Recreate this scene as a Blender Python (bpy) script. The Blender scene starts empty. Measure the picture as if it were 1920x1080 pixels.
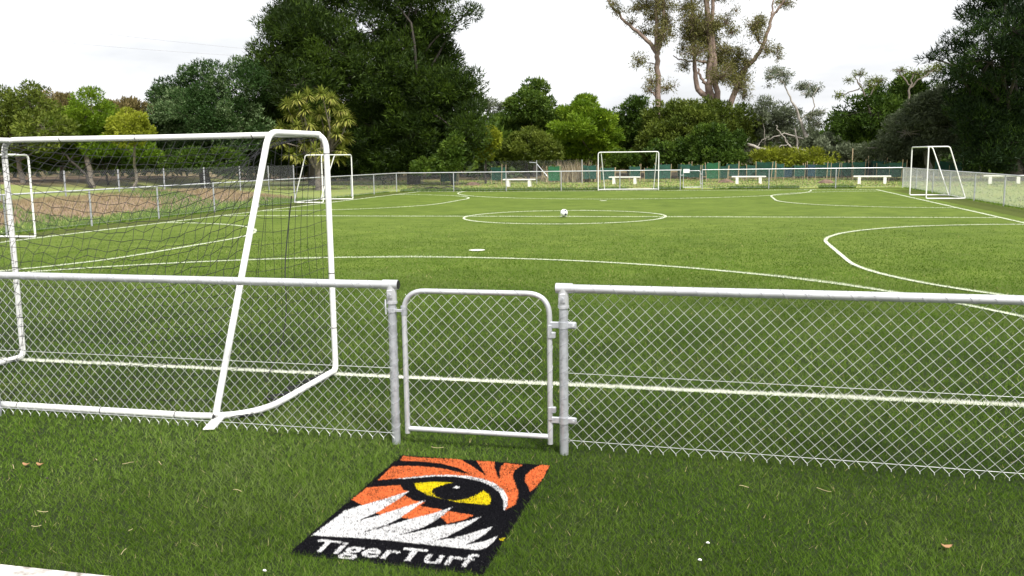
import bpy, math
import numpy as np
from mathutils import Vector, Matrix
rng = np.random.default_rng(7)
R = math.radians
scene = bpy.context.scene
col = scene.collection

# ------------------------------------------------------------------ camera
CAM_H, F_PX, YAW, PITCH, ROLL = 1.79, 1674.387, R(-13.2261), R(8.3083), R(-0.7304)
CF = np.array([math.sin(YAW)*math.cos(PITCH), math.cos(YAW)*math.cos(PITCH), -math.sin(PITCH)])
_r0 = np.array([math.cos(YAW), -math.sin(YAW), 0.0]); _u0 = np.cross(_r0, CF)
CR = math.cos(ROLL)*_r0 + math.sin(ROLL)*_u0
CU = -math.sin(ROLL)*_r0 + math.cos(ROLL)*_u0
cam = bpy.data.objects.new('camera', bpy.data.cameras.new('camera'))
col.objects.link(cam)
m = Matrix.Identity(4)
for i in range(3):
    m[i][0], m[i][1], m[i][2] = CR[i], CU[i], -CF[i]
m[2][3] = CAM_H
cam.matrix_world = m
cam.data.sensor_width = 36.0
cam.data.lens = F_PX/1920*36.0
cam.data.clip_start, cam.data.clip_end = 0.05, 3000
scene.camera = cam
scene.render.resolution_x, scene.render.resolution_y = 1024, 576

# ------------------------------------------------------------------ sky, sun, exposure
SUN = Vector((0.42, -0.52, 0.90)).normalized()
world = bpy.data.worlds.new('World'); scene.world = world; world.use_nodes = True
nt = world.node_tree; nt.nodes.clear()
wo = nt.nodes.new('ShaderNodeOutputWorld'); bg = nt.nodes.new('ShaderNodeBackground')
sky = nt.nodes.new('ShaderNodeTexSky'); sky.sky_type = 'NISHITA'; sky.sun_disc = False
sky.sun_elevation = math.asin(SUN.z); sky.sun_rotation = math.atan2(SUN.x, SUN.y)
sky.dust_density = 4.0; sky.ozone_density = 1.0; sky.air_density = 1.0
tc = nt.nodes.new('ShaderNodeTexCoord'); mp = nt.nodes.new('ShaderNodeMapping'); mp.inputs['Scale'].default_value = (1.2, 1.2, 5.0)
cn = nt.nodes.new('ShaderNodeTexNoise'); cn.inputs['Scale'].default_value = 2.2; cn.inputs['Detail'].default_value = 6; cn.inputs['Roughness'].default_value = 0.55
cr = nt.nodes.new('ShaderNodeValToRGB')
cr.color_ramp.elements[0].position = 0.36; cr.color_ramp.elements[0].color = (7.2, 7.35, 7.6, 1)
cr.color_ramp.elements[1].position = 0.60; cr.color_ramp.elements[1].color = (10.4, 10.4, 10.5, 1)
mx = nt.nodes.new('ShaderNodeMix'); mx.data_type = 'RGBA'; mx.inputs[0].default_value = 0.90
nt.links.new(tc.outputs['Generated'], mp.inputs['Vector']); nt.links.new(mp.outputs[0], cn.inputs['Vector'])
nt.links.new(cn.outputs['Fac'], cr.inputs[0])
nt.links.new(sky.outputs[0], mx.inputs[6]); nt.links.new(cr.outputs[0], mx.inputs[7])
nt.links.new(mx.outputs[2], bg.inputs['Color']); bg.inputs['Strength'].default_value = 0.068
nt.links.new(bg.outputs[0], wo.inputs['Surface'])
sl = bpy.data.lights.new('sun', 'SUN'); sl.energy = 3.3; sl.angle = R(10); sl.color = (1.0, 0.96, 0.90)
so = bpy.data.objects.new('sun', sl); col.objects.link(so); so.rotation_euler = SUN.to_track_quat('Z', 'Y').to_euler()
so.location = (0, 0, 30)
vs = scene.view_settings
vs.view_transform = 'Standard'; vs.look = 'None'; vs.exposure = 0.95; vs.gamma = 1.0; vs.use_curve_mapping = False
scene.cycles.max_bounces = 5; scene.cycles.diffuse_bounces = 3; scene.cycles.glossy_bounces = 2; scene.cycles.transmission_bounces = 3; scene.cycles.transparent_max_bounces = 6

# ------------------------------------------------------------------ helpers
ORG = {}
def at(x, y, Y):
    """point of the vertical plane at distance Y seen at photo position (x, y)"""
    d = CF + (x-960)/F_PX*CR - (y-540)/F_PX*CU
    return np.array([0, 0, CAM_H]) + d*(Y/d[1])
def px(Y, n, x=960):
    """metres covered by n photo pixels at distance Y near column x"""
    a, b = at(x, 300, Y), at(x+1, 300, Y)
    return n*np.linalg.norm((a+0.0)-(0, 0, CAM_H))/math.hypot(F_PX, x-960)
def tag(o, label=None, cat=None, group=None, kind=None):
    if label: o['label'] = label
    if cat: o['category'] = cat
    if group: o['group'] = group
    if kind: o['kind'] = kind
    return o
def empty(name, loc, rz=0.0):
    o = bpy.data.objects.new(name, None); col.objects.link(o)
    o.location = loc; o.rotation_euler = (0, 0, rz); o.empty_display_size = 0.2
    ORG[o.name] = np.array(loc, float) if rz == 0 else np.zeros(3)
    return o
def mesh_np(name, V, T, mat, attrs=None, smooth=False):
    V = np.asarray(V, np.float32); T = np.asarray(T, np.int32); k = T.shape[1]
    me = bpy.data.meshes.new(name)
    me.vertices.add(len(V)); me.vertices.foreach_set('co', V.ravel())
    me.loops.add(T.size); me.loops.foreach_set('vertex_index', T.ravel())
    me.polygons.add(len(T)); me.polygons.foreach_set('loop_start', np.arange(0, T.size, k, dtype=np.int32))
    me.update(calc_edges=True)
    if smooth: me.polygons.foreach_set('use_smooth', np.ones(len(T), bool))
    for nme, arr in (attrs or {}).items():
        arr = np.asarray(arr, np.float32)
        if arr.ndim == 1:
            a = me.attributes.new(nme, 'FLOAT', 'POINT'); a.data.foreach_set('value', arr)
        else:
            a = me.attributes.new(nme, 'FLOAT_COLOR', 'POINT'); a.data.foreach_set('color', arr.ravel())
    me.materials.append(mat); me.validate()
    return me
def link(name, me, parent=None):
    o = bpy.data.objects.new(name, me); col.objects.link(o)
    if parent is not None:
        o.parent = parent; ORG[o.name] = ORG.get(parent.name, np.zeros(3))
    else: ORG[o.name] = np.zeros(3)
    return o
class MB:
    """collects shapes (n-gons allowed) for one mesh object"""
    def __init__(s): s.v = []; s.f = []; s.sm = []; s.mi = []
    def add(s, V, Fc, smooth=False, mi=0):
        b = len(s.v); s.v += [tuple(map(float, p)) for p in V]
        s.f += [tuple(i+b for i in f) for f in Fc]; s.sm += [smooth]*len(Fc); s.mi += [mi]*len(Fc); return s
    def box(s, c, size, rz=0.0, mi=0, bev=0.0):
        x, y, z = [q/2 for q in size]; ca, sa = math.cos(rz), math.sin(rz); V = []
        if bev:
            b = min(bev, x*.9, y*.9, z*.9)
            ring = lambda i, zz: [(sx*(x-i), sy*(y-i), zz) for sx, sy in ((-1,-1),(1,-1),(1,1),(-1,1))]
            L = ring(b, -z)+ring(0, -z+b)+ring(0, z-b)+ring(b, z)
            Fc = [(3,2,1,0), (12,13,14,15)]
            for l in range(3):
                for k in range(4): Fc.append((4*l+k, 4*l+(k+1)%4, 4*l+4+(k+1)%4, 4*l+4+k))
        else:
            L = [(sx*x, sy*y, sz*z) for sz in (-1,1) for sx, sy in ((-1,-1),(1,-1),(1,1),(-1,1))]
            Fc = [(3,2,1,0), (4,5,6,7)]+[(k, (k+1)%4, 4+(k+1)%4, 4+k) for k in range(4)]
        for p in L: V.append((c[0]+ca*p[0]-sa*p[1], c[1]+sa*p[0]+ca*p[1], c[2]+p[2]))
        return s.add(V, Fc, False, mi)
    def tube(s, path, r, n=10, caps=True, mi=0, flat=1.0):
        P = np.asarray(path, float); k = len(P); rr = np.broadcast_to(np.asarray(r, float), (k,))
        T = np.gradient(P, axis=0); T /= np.linalg.norm(T, axis=1)[:, None]+1e-12
        up = np.array([0, 0, 1.0]) if abs(T[0][2]) < .9 else np.array([1.0, 0, 0])
        N = np.cross(T[0], up); N /= np.linalg.norm(N); V = []
        for i in range(k):
            N = N - T[i]*N.dot(T[i]); N /= np.linalg.norm(N)+1e-12; B = np.cross(T[i], N)
            for j in range(n):
                a = 2*math.pi*j/n; V.append(P[i]+rr[i]*(math.cos(a)*N+flat*math.sin(a)*B))
        Fc = [(i*n+j, i*n+(j+1)%n, (i+1)*n+(j+1)%n, (i+1)*n+j) for i in range(k-1) for j in range(n)]
        s.add(V, Fc, True, mi)
        if caps:
            s.add(V[:n], [tuple(reversed(range(n)))], False, mi); s.add(V[-n:], [tuple(range(n))], False, mi)
        return s
    def build(s, name, mats, parent=None, local=False, label=None):
        V = np.array(s.v)
        if parent is not None and not local: V = V-ORG[parent.name]
        me = bpy.data.meshes.new(name); me.from_pydata(V.tolist(), [], s.f)
        me.polygons.foreach_set('use_smooth', s.sm)
        for mt in (mats if isinstance(mats, (list, tuple)) else [mats]): me.materials.append(mt)
        me.polygons.foreach_set('material_index', s.mi); me.update()
        o = link(name, me, parent)
        if label: o['label'] = label
        return o
def rounded(pts, radii, n=7):
    pts = [np.array(p, float) for p in pts]; out = [pts[0]]
    for i in range(1, len(pts)-1):
        p, a, b = pts[i], pts[i-1]-pts[i], pts[i+1]-pts[i]
        r = radii[i-1]; la, lb = np.linalg.norm(a), np.linalg.norm(b)
        d = min(r, la*.49, lb*.49) if r else 0
        if not d: out.append(p); continue
        A, Bq = p+a/la*d, p+b/lb*d
        for k in range(n+1):
            t = k/n; out.append((1-t)**2*A+2*t*(1-t)*p+t*t*Bq)
    out.append(pts[-1]); return np.array(out)
def copy_tree(o, parent=None):
    c = o.copy(); col.objects.link(c); c.parent = parent
    for ch in list(o.children): copy_tree(ch, c)
    return c
_G = {}
def vnoise(x, y, s, seed=0):
    g = _G.setdefault(seed, np.random.default_rng(100+seed).random((256, 256)))
    x, y = np.asarray(x)/s+1000, np.asarray(y)/s+1000
    i, j = np.floor(x).astype(int), np.floor(y).astype(int); u, v = x-i, y-j
    u, v = u*u*(3-2*u), v*v*(3-2*v); i %= 256; j %= 256; i1, j1 = (i+1) % 256, (j+1) % 256
    return (g[i, j]*(1-u)+g[i1, j]*u)*(1-v)+(g[i, j1]*(1-u)+g[i1, j1]*u)*v
def smooth01(t): t = np.clip(t, 0, 1); return t*t*(3-2*t)

# ------------------------------------------------------------------ materials
def mat(name):
    mt = bpy.data.materials.new(name); mt.use_nodes = True
    n = mt.node_tree; return mt, n, n.nodes['Principled BSDF']
def noise(n, scale, detail=4, rough=.55, coord='Object', stretch=None):
    t = n.nodes.new('ShaderNodeTexCoord'); q = n.nodes.new('ShaderNodeTexNoise')
    q.inputs['Scale'].default_value = scale; q.inputs['Detail'].default_value = detail; q.inputs['Roughness'].default_value = rough
    if stretch:
        mpn = n.nodes.new('ShaderNodeMapping'); mpn.inputs['Scale'].default_value = stretch
        n.links.new(t.outputs[coord], mpn.inputs[0]); n.links.new(mpn.outputs[0], q.inputs['Vector'])
    else: n.links.new(t.outputs[coord], q.inputs['Vector'])
    return q
def ramp(n, fac, stops):
    r = n.nodes.new('ShaderNodeValToRGB'); e = r.color_ramp.elements
    while len(e) < len(stops): e.new(0.5)
    for k, (p, c) in enumerate(stops): e[k].position = p; e[k].color = (*c, 1)
    n.links.new(fac, r.inputs[0]); return r
def mixc(n, fac, a, b, mode='MIX'):
    q = n.nodes.new('ShaderNodeMix'); q.data_type = 'RGBA'; q.blend_type = mode
    for s, v in ((0, fac), (6, a), (7, b)):
        if isinstance(v, (int, float)): q.inputs[s].default_value = v
        elif isinstance(v, tuple): q.inputs[s].default_value = (*v, 1)
        else: n.links.new(v, q.inputs[s])
    return q.outputs[2]
def bump(n, b, fac, strength, dist=.01):
    q = n.nodes.new('ShaderNodeBump'); q.inputs['Strength'].default_value = strength; q.inputs['Distance'].default_value = dist
    n.links.new(fac, q.inputs['Height']); n.links.new(q.outputs[0], b.inputs['Normal'])
def plain(name, c, rough=.5, metal=0.0, var=.12, scale=14, c2=None, bmp=0.0):
    mt, n, b = mat(name); q = noise(n, scale, 5)
    d = c2 or tuple(x*(1-2*var) for x in c)
    r = ramp(n, q.outputs['Fac'], [(.32, d), (.62, c)])
    n.links.new(r.outputs[0], b.inputs['Base Color']); b.inputs['Roughness'].default_value = rough; b.inputs['Metallic'].default_value = metal
    if bmp: bump(n, b, q.outputs['Fac'], bmp)
    return mt
def leafmat(name, stops, trans=.30, rough=.5):
    mt = bpy.data.materials.new(name); mt.use_nodes = True; n = mt.node_tree; n.nodes.clear()
    o = n.nodes.new('ShaderNodeOutputMaterial'); a = n.nodes.new('ShaderNodeAttribute'); a.attribute_name = 'tint'
    r = ramp(n, a.outputs['Fac'], stops)
    d = n.nodes.new('ShaderNodeBsdfDiffuse'); t = n.nodes.new('ShaderNodeBsdfTranslucent'); ms = n.nodes.new('ShaderNodeMixShader')
    g = n.nodes.new('ShaderNodeBsdfGlossy'); g.inputs['Roughness'].default_value = rough; ms2 = n.nodes.new('ShaderNodeMixShader'); ms2.inputs[0].default_value = .012
    ms.inputs[0].default_value = trans
    n.links.new(r.outputs[0], d.inputs[0]); n.links.new(r.outputs[0], t.inputs[0])
    n.links.new(d.outputs[0], ms.inputs[1]); n.links.new(t.outputs[0], ms.inputs[2])
    n.links.new(ms.outputs[0], ms2.inputs[1]); n.links.new(g.outputs[0], ms2.inputs[2]); n.links.new(ms2.outputs[0], o.inputs[0])
    return mt
M = {}
M['white'] = plain('white_powder_coat', (.80, .80, .79), .42, 0, .05, 6)
def scuff(mt, c, scale, lo, hi):
    n = mt.node_tree; b = n.nodes['Principled BSDF']; old = b.inputs['Base Color'].links[0].from_socket
    q = noise(n, scale, 8, .7); r = ramp(n, q.outputs['Fac'], [(lo, (0, 0, 0)), (hi, (1, 1, 1))]); n.links.new(mixc(n, r.outputs[0], old, c), b.inputs['Base Color'])
scuff(M['white'], (.42, .40, .36), 9, .62, .70)
M['galv'] = plain('galvanised_steel', (.56, .58, .62), .40, .55, .14, 9)
M['galv_light'] = plain('galvanised_rail', (.68, .69, .72), .36, .50, .10, 7)
scuff(M['galv'], (.36, .37, .40), 34, .50, .62); scuff(M['galv_light'], (.46, .47, .50), 28, .54, .66)
M['wire'] = plain('galvanised_wire', (.76, .78, .78), .42, .30, .10, 60)
M['wire_old'] = plain('weathered_wire', (.40, .41, .45), .55, .30, .2, 20)
M['black'] = plain('black_plastic', (.012, .012, .013), .5, 0, .1)
M['net'] = plain('black_netting', (.014, .015, .018), .8, 0, .1)
M['bench'] = plain('white_bench_paint', (.80, .79, .75), .55, 0, .06, 3)
M['concrete'] = plain('concrete', (.42, .41, .38), .85, 0, .15, 30, bmp=.4)
M['asphalt'] = plain('asphalt', (.16, .155, .15), .9, 0, .25, 120, bmp=.6)
M['kerb'] = plain('white_kerb_paint', (.62, .60, .57), .85, 0, .1, 16, c2=(.22, .20, .18), bmp=.5)
scuff(M['kerb'], (.16, .14, .12), 11, .56, .66)
M['guard'] = plain('green_shade_cloth', (.008, .068, .046), .8, 0, .3, 5)
M['guard_bright'] = plain('bright_green_shade_cloth', (.010, .105, .040), .8, 0, .2, 5)
M['guard_blue'] = plain('blue_green_shade_cloth', (.012, .05, .07), .8, 0, .2, 5)
M['stake'] = plain('pale_timber_stake', (.50, .38, .24), .85, 0, .2, 8)
M['bark_dark'] = plain('dark_bark', (.05, .042, .035), .95, 0, .25, 6, bmp=.8)
M['bark_grey'] = plain('grey_bark', (.20, .17, .14), .95, 0, .25, 9, bmp=.8)
M['bark_gum'] = plain('gum_bark', (.27, .20, .16), .8, 0, .25, 2.5, c2=(.13, .09, .072), bmp=.4)
M['bark_silver'] = plain('silver_dead_wood', (.36, .33, .29), .9, 0, .2, 8)
M['straw'] = plain('dry_straw', (.52, .44, .24), .9, 0, .15, 20)
M['deadleaf'] = plain('dead_leaf', (.40, .22, .10), .8, 0, .2, 30)
M['cable'] = plain('power_cable', (.35, .35, .36), .7, 0, .05)
M['ballw'] = plain('ball_white', (.82, .82, .82), .35, 0, .04, 20)
M['ballb'] = plain('ball_dark', (.05, .055, .09), .35, 0, .1, 20)
M['mulch'] = plain('mulch', (.16, .10, .065), .95, 0, .3, 4, bmp=.6)

# artificial turf sheet: dark green under the near modelled fibres, brighter pile texture farther out
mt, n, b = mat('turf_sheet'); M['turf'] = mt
q1, q2, q3 = noise(n, .30, 5), noise(n, 3.2, 6, .7, stretch=(.55, 1, 1)), noise(n, 60, 4, .7)
c = ramp(n, q1.outputs['Fac'], [(.30, (.104, .155, .022)), (.70, (.130, .182, .031))]).outputs[0]
c = mixc(n, .75, c, ramp(n, q2.outputs['Fac'], [(.25, (.55, .58, .50)), (.75, (1.22, 1.20, 1.2))]).outputs[0], 'MULTIPLY')
q4 = noise(n, .9, 7, .72)
c = mixc(n, .85, c, ramp(n, q4.outputs['Fac'], [(.30, (.62, .68, .55)), (.70, (1.28, 1.22, 1.30))]).outputs[0], 'MULTIPLY')
c = mixc(n, .6, c, ramp(n, q3.outputs['Fac'], [(.25, (.5, .55, .45)), (.75, (1.25, 1.22, 1.2))]).outputs[0], 'MULTIPLY')
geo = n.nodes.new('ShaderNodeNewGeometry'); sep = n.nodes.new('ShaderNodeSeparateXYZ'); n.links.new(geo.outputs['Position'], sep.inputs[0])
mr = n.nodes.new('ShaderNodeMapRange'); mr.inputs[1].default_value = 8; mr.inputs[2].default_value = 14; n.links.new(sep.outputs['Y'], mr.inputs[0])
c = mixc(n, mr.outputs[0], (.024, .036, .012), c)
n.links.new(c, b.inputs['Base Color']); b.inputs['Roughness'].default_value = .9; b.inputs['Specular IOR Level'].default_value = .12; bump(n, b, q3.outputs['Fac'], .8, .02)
mt, n, b = mat('turf_edge_roll_and_shade'); M['turf_edge'] = mt
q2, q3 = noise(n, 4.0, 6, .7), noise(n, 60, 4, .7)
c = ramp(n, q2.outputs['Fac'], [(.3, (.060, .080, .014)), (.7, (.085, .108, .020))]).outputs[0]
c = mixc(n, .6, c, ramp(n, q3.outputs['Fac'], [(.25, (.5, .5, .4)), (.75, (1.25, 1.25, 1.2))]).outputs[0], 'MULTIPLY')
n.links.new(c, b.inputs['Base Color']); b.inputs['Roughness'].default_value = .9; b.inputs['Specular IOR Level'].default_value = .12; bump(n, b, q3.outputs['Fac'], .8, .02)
mt, n, b = mat('line_white'); M['line'] = mt
q3 = noise(n, 45, 5, .7); c = ramp(n, q3.outputs['Fac'], [(.28, (.40, .46, .30)), (.60, (.70, .73, .60))]).outputs[0]
n.links.new(c, b.inputs['Base Color']); b.inputs['Roughness'].default_value = .85
# natural lawn and bank
mt, n, b = mat('lawn'); M['lawn'] = mt
geo = n.nodes.new('ShaderNodeNewGeometry'); sep = n.nodes.new('ShaderNodeSeparateXYZ'); n.links.new(geo.outputs['Position'], sep.inputs[0])
q1, q2, q3 = noise(n, .16, 5, .6), noise(n, 1.3, 6, .65), noise(n, 14, 5, .7)
at_ = n.nodes.new('ShaderNodeAttribute'); at_.attribute_name = 'dry'
mth = n.nodes.new('ShaderNodeMath'); mth.operation = 'MULTIPLY_ADD'; n.links.new(q2.outputs['Fac'], mth.inputs[0]); mth.inputs[1].default_value = .9
n.links.new(at_.outputs['Fac'], mth.inputs[2])
grn = ramp(n, q1.outputs['Fac'], [(.30, (.165, .225, .034)), (.70, (.245, .275, .055))]).outputs[0]
dry = ramp(n, q3.outputs['Fac'], [(.30, (.20, .130, .088)), (.70, (.35, .245, .165))]).outputs[0]
fac = ramp(n, mth.outputs[0], [(.66, (0, 0, 0)), (.80, (1, 1, 1))]).outputs[0]
c = mixc(n, fac, grn, dry)
mu = n.nodes.new('ShaderNodeAttribute'); mu.attribute_name = 'mulch'
c = mixc(n, mu.outputs['Fac'], c, ramp(n, q3.outputs['Fac'], [(.3, (.085, .05, .032)), (.7, (.20, .12, .075))]).outputs[0])
c = mixc(n, .7, c, ramp(n, q3.outputs['Fac'], [(.25, (.6, .6, .55)), (.75, (1.2, 1.2, 1.15))]).outputs[0], 'MULTIPLY')
n.links.new(c, b.inputs['Base Color']); b.inputs['Roughness'].default_value = .95; bump(n, b, q3.outputs['Fac'], .9, .05)

# fibre material: colour carried by every fibre
mt = bpy.data.materials.new('turf_fibre'); mt.use_nodes = True; n = mt.node_tree; n.nodes.clear(); M['fibre'] = mt
o_ = n.nodes.new('ShaderNodeOutputMaterial'); a_ = n.nodes.new('ShaderNodeAttribute'); a_.attribute_name = 'Col'
d_, t_, x_ = n.nodes.new('ShaderNodeBsdfDiffuse'), n.nodes.new('ShaderNodeBsdfTranslucent'), n.nodes.new('ShaderNodeMixShader')
x_.inputs[0].default_value = .35
n.links.new(a_.outputs['Color'], d_.inputs[0]); n.links.new(a_.outputs['Color'], t_.inputs[0])
n.links.new(d_.outputs[0], x_.inputs[1]); n.links.new(t_.outputs[0], x_.inputs[2]); n.links.new(x_.outputs[0], o_.inputs[0])

# foliage kinds
M['f_dark'] = leafmat('foliage_sheoak', [(0, (.008, .015, .004)), (.5, (.023, .044, .008)), (1, (.088, .145, .015))], 0.3)
M['f_pohu'] = leafmat('foliage_pohutukawa', [(0, (.010, .024, .006)), (.55, (.034, .075, .017)), (1, (.21, .28, .13))], 0.2)
M['f_olive'] = leafmat('foliage_olive', [(0, (.032, .054, .007)), (.5, (.095, .130, .016)), (1, (.20, .24, .04))], 0.32)
M['f_bright'] = leafmat('foliage_bright', [(0, (.042, .085, .006)), (.5, (.120, .205, .012)), (1, (.24, .34, .025))], 0.4)
M['f_yellow'] = leafmat('foliage_yellow', [(0, (.12, .14, .014)), (.5, (.25, .29, .022)), (1, (.38, .40, .05))], 0.35)
M['f_mid'] = leafmat('foliage_mid', [(0, (.022, .048, .007)), (.5, (.066, .118, .015)), (1, (.155, .225, .030))], 0.34)
M['f_grey'] = leafmat('foliage_grey', [(0, (.050, .066, .036)), (.5, (.115, .140, .078)), (1, (.24, .27, .18))], 0.3)
M['f_brown'] = leafmat('foliage_brown', [(0, (.07, .062, .022)), (.5, (.14, .115, .040)), (1, (.24, .19, .08))], 0.3)
M['f_pine'] = leafmat('foliage_pine', [(0, (.006, .013, .005)), (.55, (.014, .030, .010)), (1, (.055, .100, .016))], 0.12)
M['f_gum'] = leafmat('foliage_gum', [(0, (.065, .070, .020)), (.5, (.135, .140, .038)), (1, (.24, .21, .075))], 0.35)
M['f_cab'] = leafmat('foliage_cabbage', [(0, (.060, .105, .014)), (.5, (.185, .225, .034)), (1, (.40, .38, .11))], 0.3)
M['f_reed'] = leafmat('foliage_reed', [(0, (.16, .12, .07)), (.5, (.30, .24, .14)), (1, (.55, .48, .34))], .2)
M['f_grass'] = leafmat('foliage_grass', [(0, (.075, .16, .016)), (.5, (.16, .25, .035)), (.75, (.28, .22, .10)), (1, (.40, .30, .18))], .3)

# ------------------------------------------------------------------ ground
def terrain(X, Y):
    X, Y = np.asarray(X, float), np.asarray(Y, float)
    f = 1-smooth01((Y-33)/8)
    bank = .58*smooth01((-18.0-X)/2.9)*f
    rise = .40*smooth01((-22-X)/12)*f
    mound = .75*smooth01((-35-X)/6)*(1-smooth01((Y-62)/10))
    back = .35*smooth01((Y-74)/14)
    bumps = .05*(vnoise(X, Y, 1.3, 3)-.5)*smooth01((-18.2-X)/1.0)*f
    return bank+rise+mound+back+bumps
xs = np.unique(np.concatenate([np.linspace(-1500, -80, 12), np.linspace(-80, -26, 28), np.arange(-26, -17.4, .3), np.linspace(-17.4, 12, 16), np.linspace(12, 90, 20), np.linspace(90, 1500, 12)]))
ys = np.unique(np.concatenate([np.linspace(-60, 2, 8), np.arange(2, 66, .6), np.linspace(66, 120, 28), np.linspace(120, 2500, 14)]))
GX, GY = np.meshgrid(xs, ys, indexing='ij'); GZ = terrain(GX, GY)-.006
V = np.stack([GX, GY, GZ], -1).reshape(-1, 3); ny = len(ys)
ii, jj = np.meshgrid(np.arange(len(xs)-1), np.arange(ny-1), indexing='ij'); a = (ii*ny+jj).ravel()
vx, vy = V[:, 0], V[:, 1]
bankm = smooth01((-18.4-vx)/.7)*smooth01((vx+22.0)/1.2)*(1-smooth01((vy-35)/4))
band = np.exp(-((vy-57.5)/2.2)**2)*smooth01((vx+16)/6)*.16 + np.exp(-((vy-51.3)/.9)**2)*smooth01((vx+14)/3)*smooth01((4-vx)/8)*.30
dryv = bankm*(.46+.34*vnoise(vx, vy, 2.2, 5)-.50*smooth01((vx+19.5)/.9))+band+.02
mul = np.clip(smooth01((-37-vx)/3)*(1-smooth01((vy-75)/8))*.95+smooth01((vy-66)/7)*.8, 0, 1)
ground = link('ground', mesh_np('ground', V, np.stack([a, a+ny, a+ny+1, a+1], 1), M['lawn'], {'dry': dryv, 'mulch': mul}, True))
tag(ground, 'lawn, grassy bank and bare soil around the pitch', 'ground', kind='structure')

LX, RX, NY_, FY, HY, CX = -16.15, 7.42, 6.80, 46.70, 26.70, -4.63
FENCE_NEAR = 5.16
def FYf(x): return 46.9+(x+17.5)*(49.9-46.9)/26.6        # the far fence stands a little askew
# pitch sheet
pv = [(-17.55, 3.156, 0), (9.05, 3.156, 0), (9.05, FYf(9.05)-.05, 0), (-17.55, FYf(-17.55)-.05, 0)]
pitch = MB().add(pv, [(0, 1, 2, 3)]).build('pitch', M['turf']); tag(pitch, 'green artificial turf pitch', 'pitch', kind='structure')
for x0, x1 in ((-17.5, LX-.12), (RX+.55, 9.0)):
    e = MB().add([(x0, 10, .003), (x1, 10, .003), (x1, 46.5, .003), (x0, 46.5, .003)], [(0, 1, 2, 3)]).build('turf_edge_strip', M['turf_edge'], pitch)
e = MB().add([(-17.4, FYf(-17.4)-1.0, .0035), (8.9, FYf(8.9)-1.0, .0035), (8.9, FYf(8.9)-.1, .0035), (-17.4, FYf(-17.4)-.1, .0035)], [(0, 1, 2, 3)]).build('turf_edge_strip', M['turf_edge'], pitch)  # turf edge with the shadow along the far fence painted in as dark colour
# line markings
LW = .072
LINES = [('S', (LX, NY_), (RX, NY_)), ('S', (LX, FY), (RX, FY+.5)), ('S', (LX, NY_), (LX, FY)), ('S', (RX, NY_), (RX, FY+.5)), ('S', (LX, HY), (RX, HY)),
         ('A', (CX, HY), 3.03, 0, 360), ('A', (CX, NY_), 8.72, 0, 180), ('A', (CX, FY), 8.9, 180, 360)]
for cx_, cy_, r_, sgn in ((LX, 16.85, 5.1, 1), (LX, 36.1, 5.2, 1), (RX, 17.3, 5.33, -1), (RX, 38.3, 5.35, -1)):
    hw = 1.58; xx = cx_+sgn*r_
    LINES.append(('S', (xx, cy_-hw), (xx, cy_+hw)))
    if sgn > 0: LINES += [('A', (cx_, cy_+hw), r_, 0, 90), ('A', (cx_, cy_-hw), r_, 270, 360)]
    else: LINES += [('A', (cx_, cy_+hw), r_, 90, 180), ('A', (cx_, cy_-hw), r_, 180, 270)]
SPOTS = [(CX, 16.75, .16), (CX-.05, 36.3, .15), (CX, HY, .12)]
for k, L in enumerate(LINES):
    z = .0045+.0004*k
    if L[0] == 'S':
        p, q = np.array(L[1]), np.array(L[2]); d = (q-p)/np.linalg.norm(q-p); nrm = np.array([-d[1], d[0]])*LW/2
        e_ = d*LW/2
        v = [(*(p-e_-nrm), z), (*(q+e_-nrm), z), (*(q+e_+nrm), z), (*(p-e_+nrm), z)]; f = [(0, 1, 2, 3)]
    else:
        (cx_, cy_), r_, a0, a1 = L[1], L[2], L[3], L[4]; N = max(12, int((a1-a0)/2.5)); v = []; f = []
        for i in range(N+1):
            t = R(a0+(a1-a0)*i/N)
            for rr in (r_-LW/2, r_+LW/2): v.append((cx_+rr*math.cos(t), cy_+rr*math.sin(t), z))
        f = [(2*i, 2*i+1, 2*i+3, 2*i+2) for i in range(N)]
    MB().add(v, f).build('pitch_line', M['line'], pitch)
for sx, sy, r_ in SPOTS:
    MB().add([(sx+r_*math.cos(t*math.pi/10), sy+r_*math.sin(t*math.pi/10), .014) for t in range(20)], [tuple(range(20))]).build('penalty_spot', M['line'], pitch)
def on_line(x, y):
    w = LW/2; hit = np.zeros(len(x), bool)
    for L in LINES:
        if L[0] == 'S':
            p, q = np.array(L[1]), np.array(L[2]); l = np.linalg.norm(q-p); d = (q-p)/l
            s_ = (x-p[0])*d[0]+(y-p[1])*d[1]; t_ = np.abs((x-p[0])*-d[1]+(y-p[1])*d[0]); hit |= (t_ < w) & (s_ > -w) & (s_ < l+w)
        else:
            (cx_, cy_), r_, a0, a1 = L[1:]
            rr = np.hypot(x-cx_, y-cy_); aa = np.degrees(np.arctan2(y-cy_, x-cx_)) % 360
            hit |= (np.abs(rr-r_) < w) & (aa >= a0) & (aa <= a1)
    for sx, sy, r_ in SPOTS: hit |= np.hypot(x-sx, y-sy) < r_
    return hit
# kerb and path at the photographer's feet
kb = MB(); kb.box((-1.5, 3.105, -.10), (16, .095, .25), bev=.012)
kerb = kb.build('kerb', M['kerb']); tag(kerb, 'white painted concrete kerb along the near turf edge', 'kerb', kind='structure')
path = MB().add([(-12, -8, .004), (9, -8, .004), (9, 3.055, .004), (-12, 3.055, .004)], [(0, 1, 2, 3)]).build('path', M['asphalt'])
tag(path, 'grey asphalt path below the kerb', 'path', kind='structure')

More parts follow.
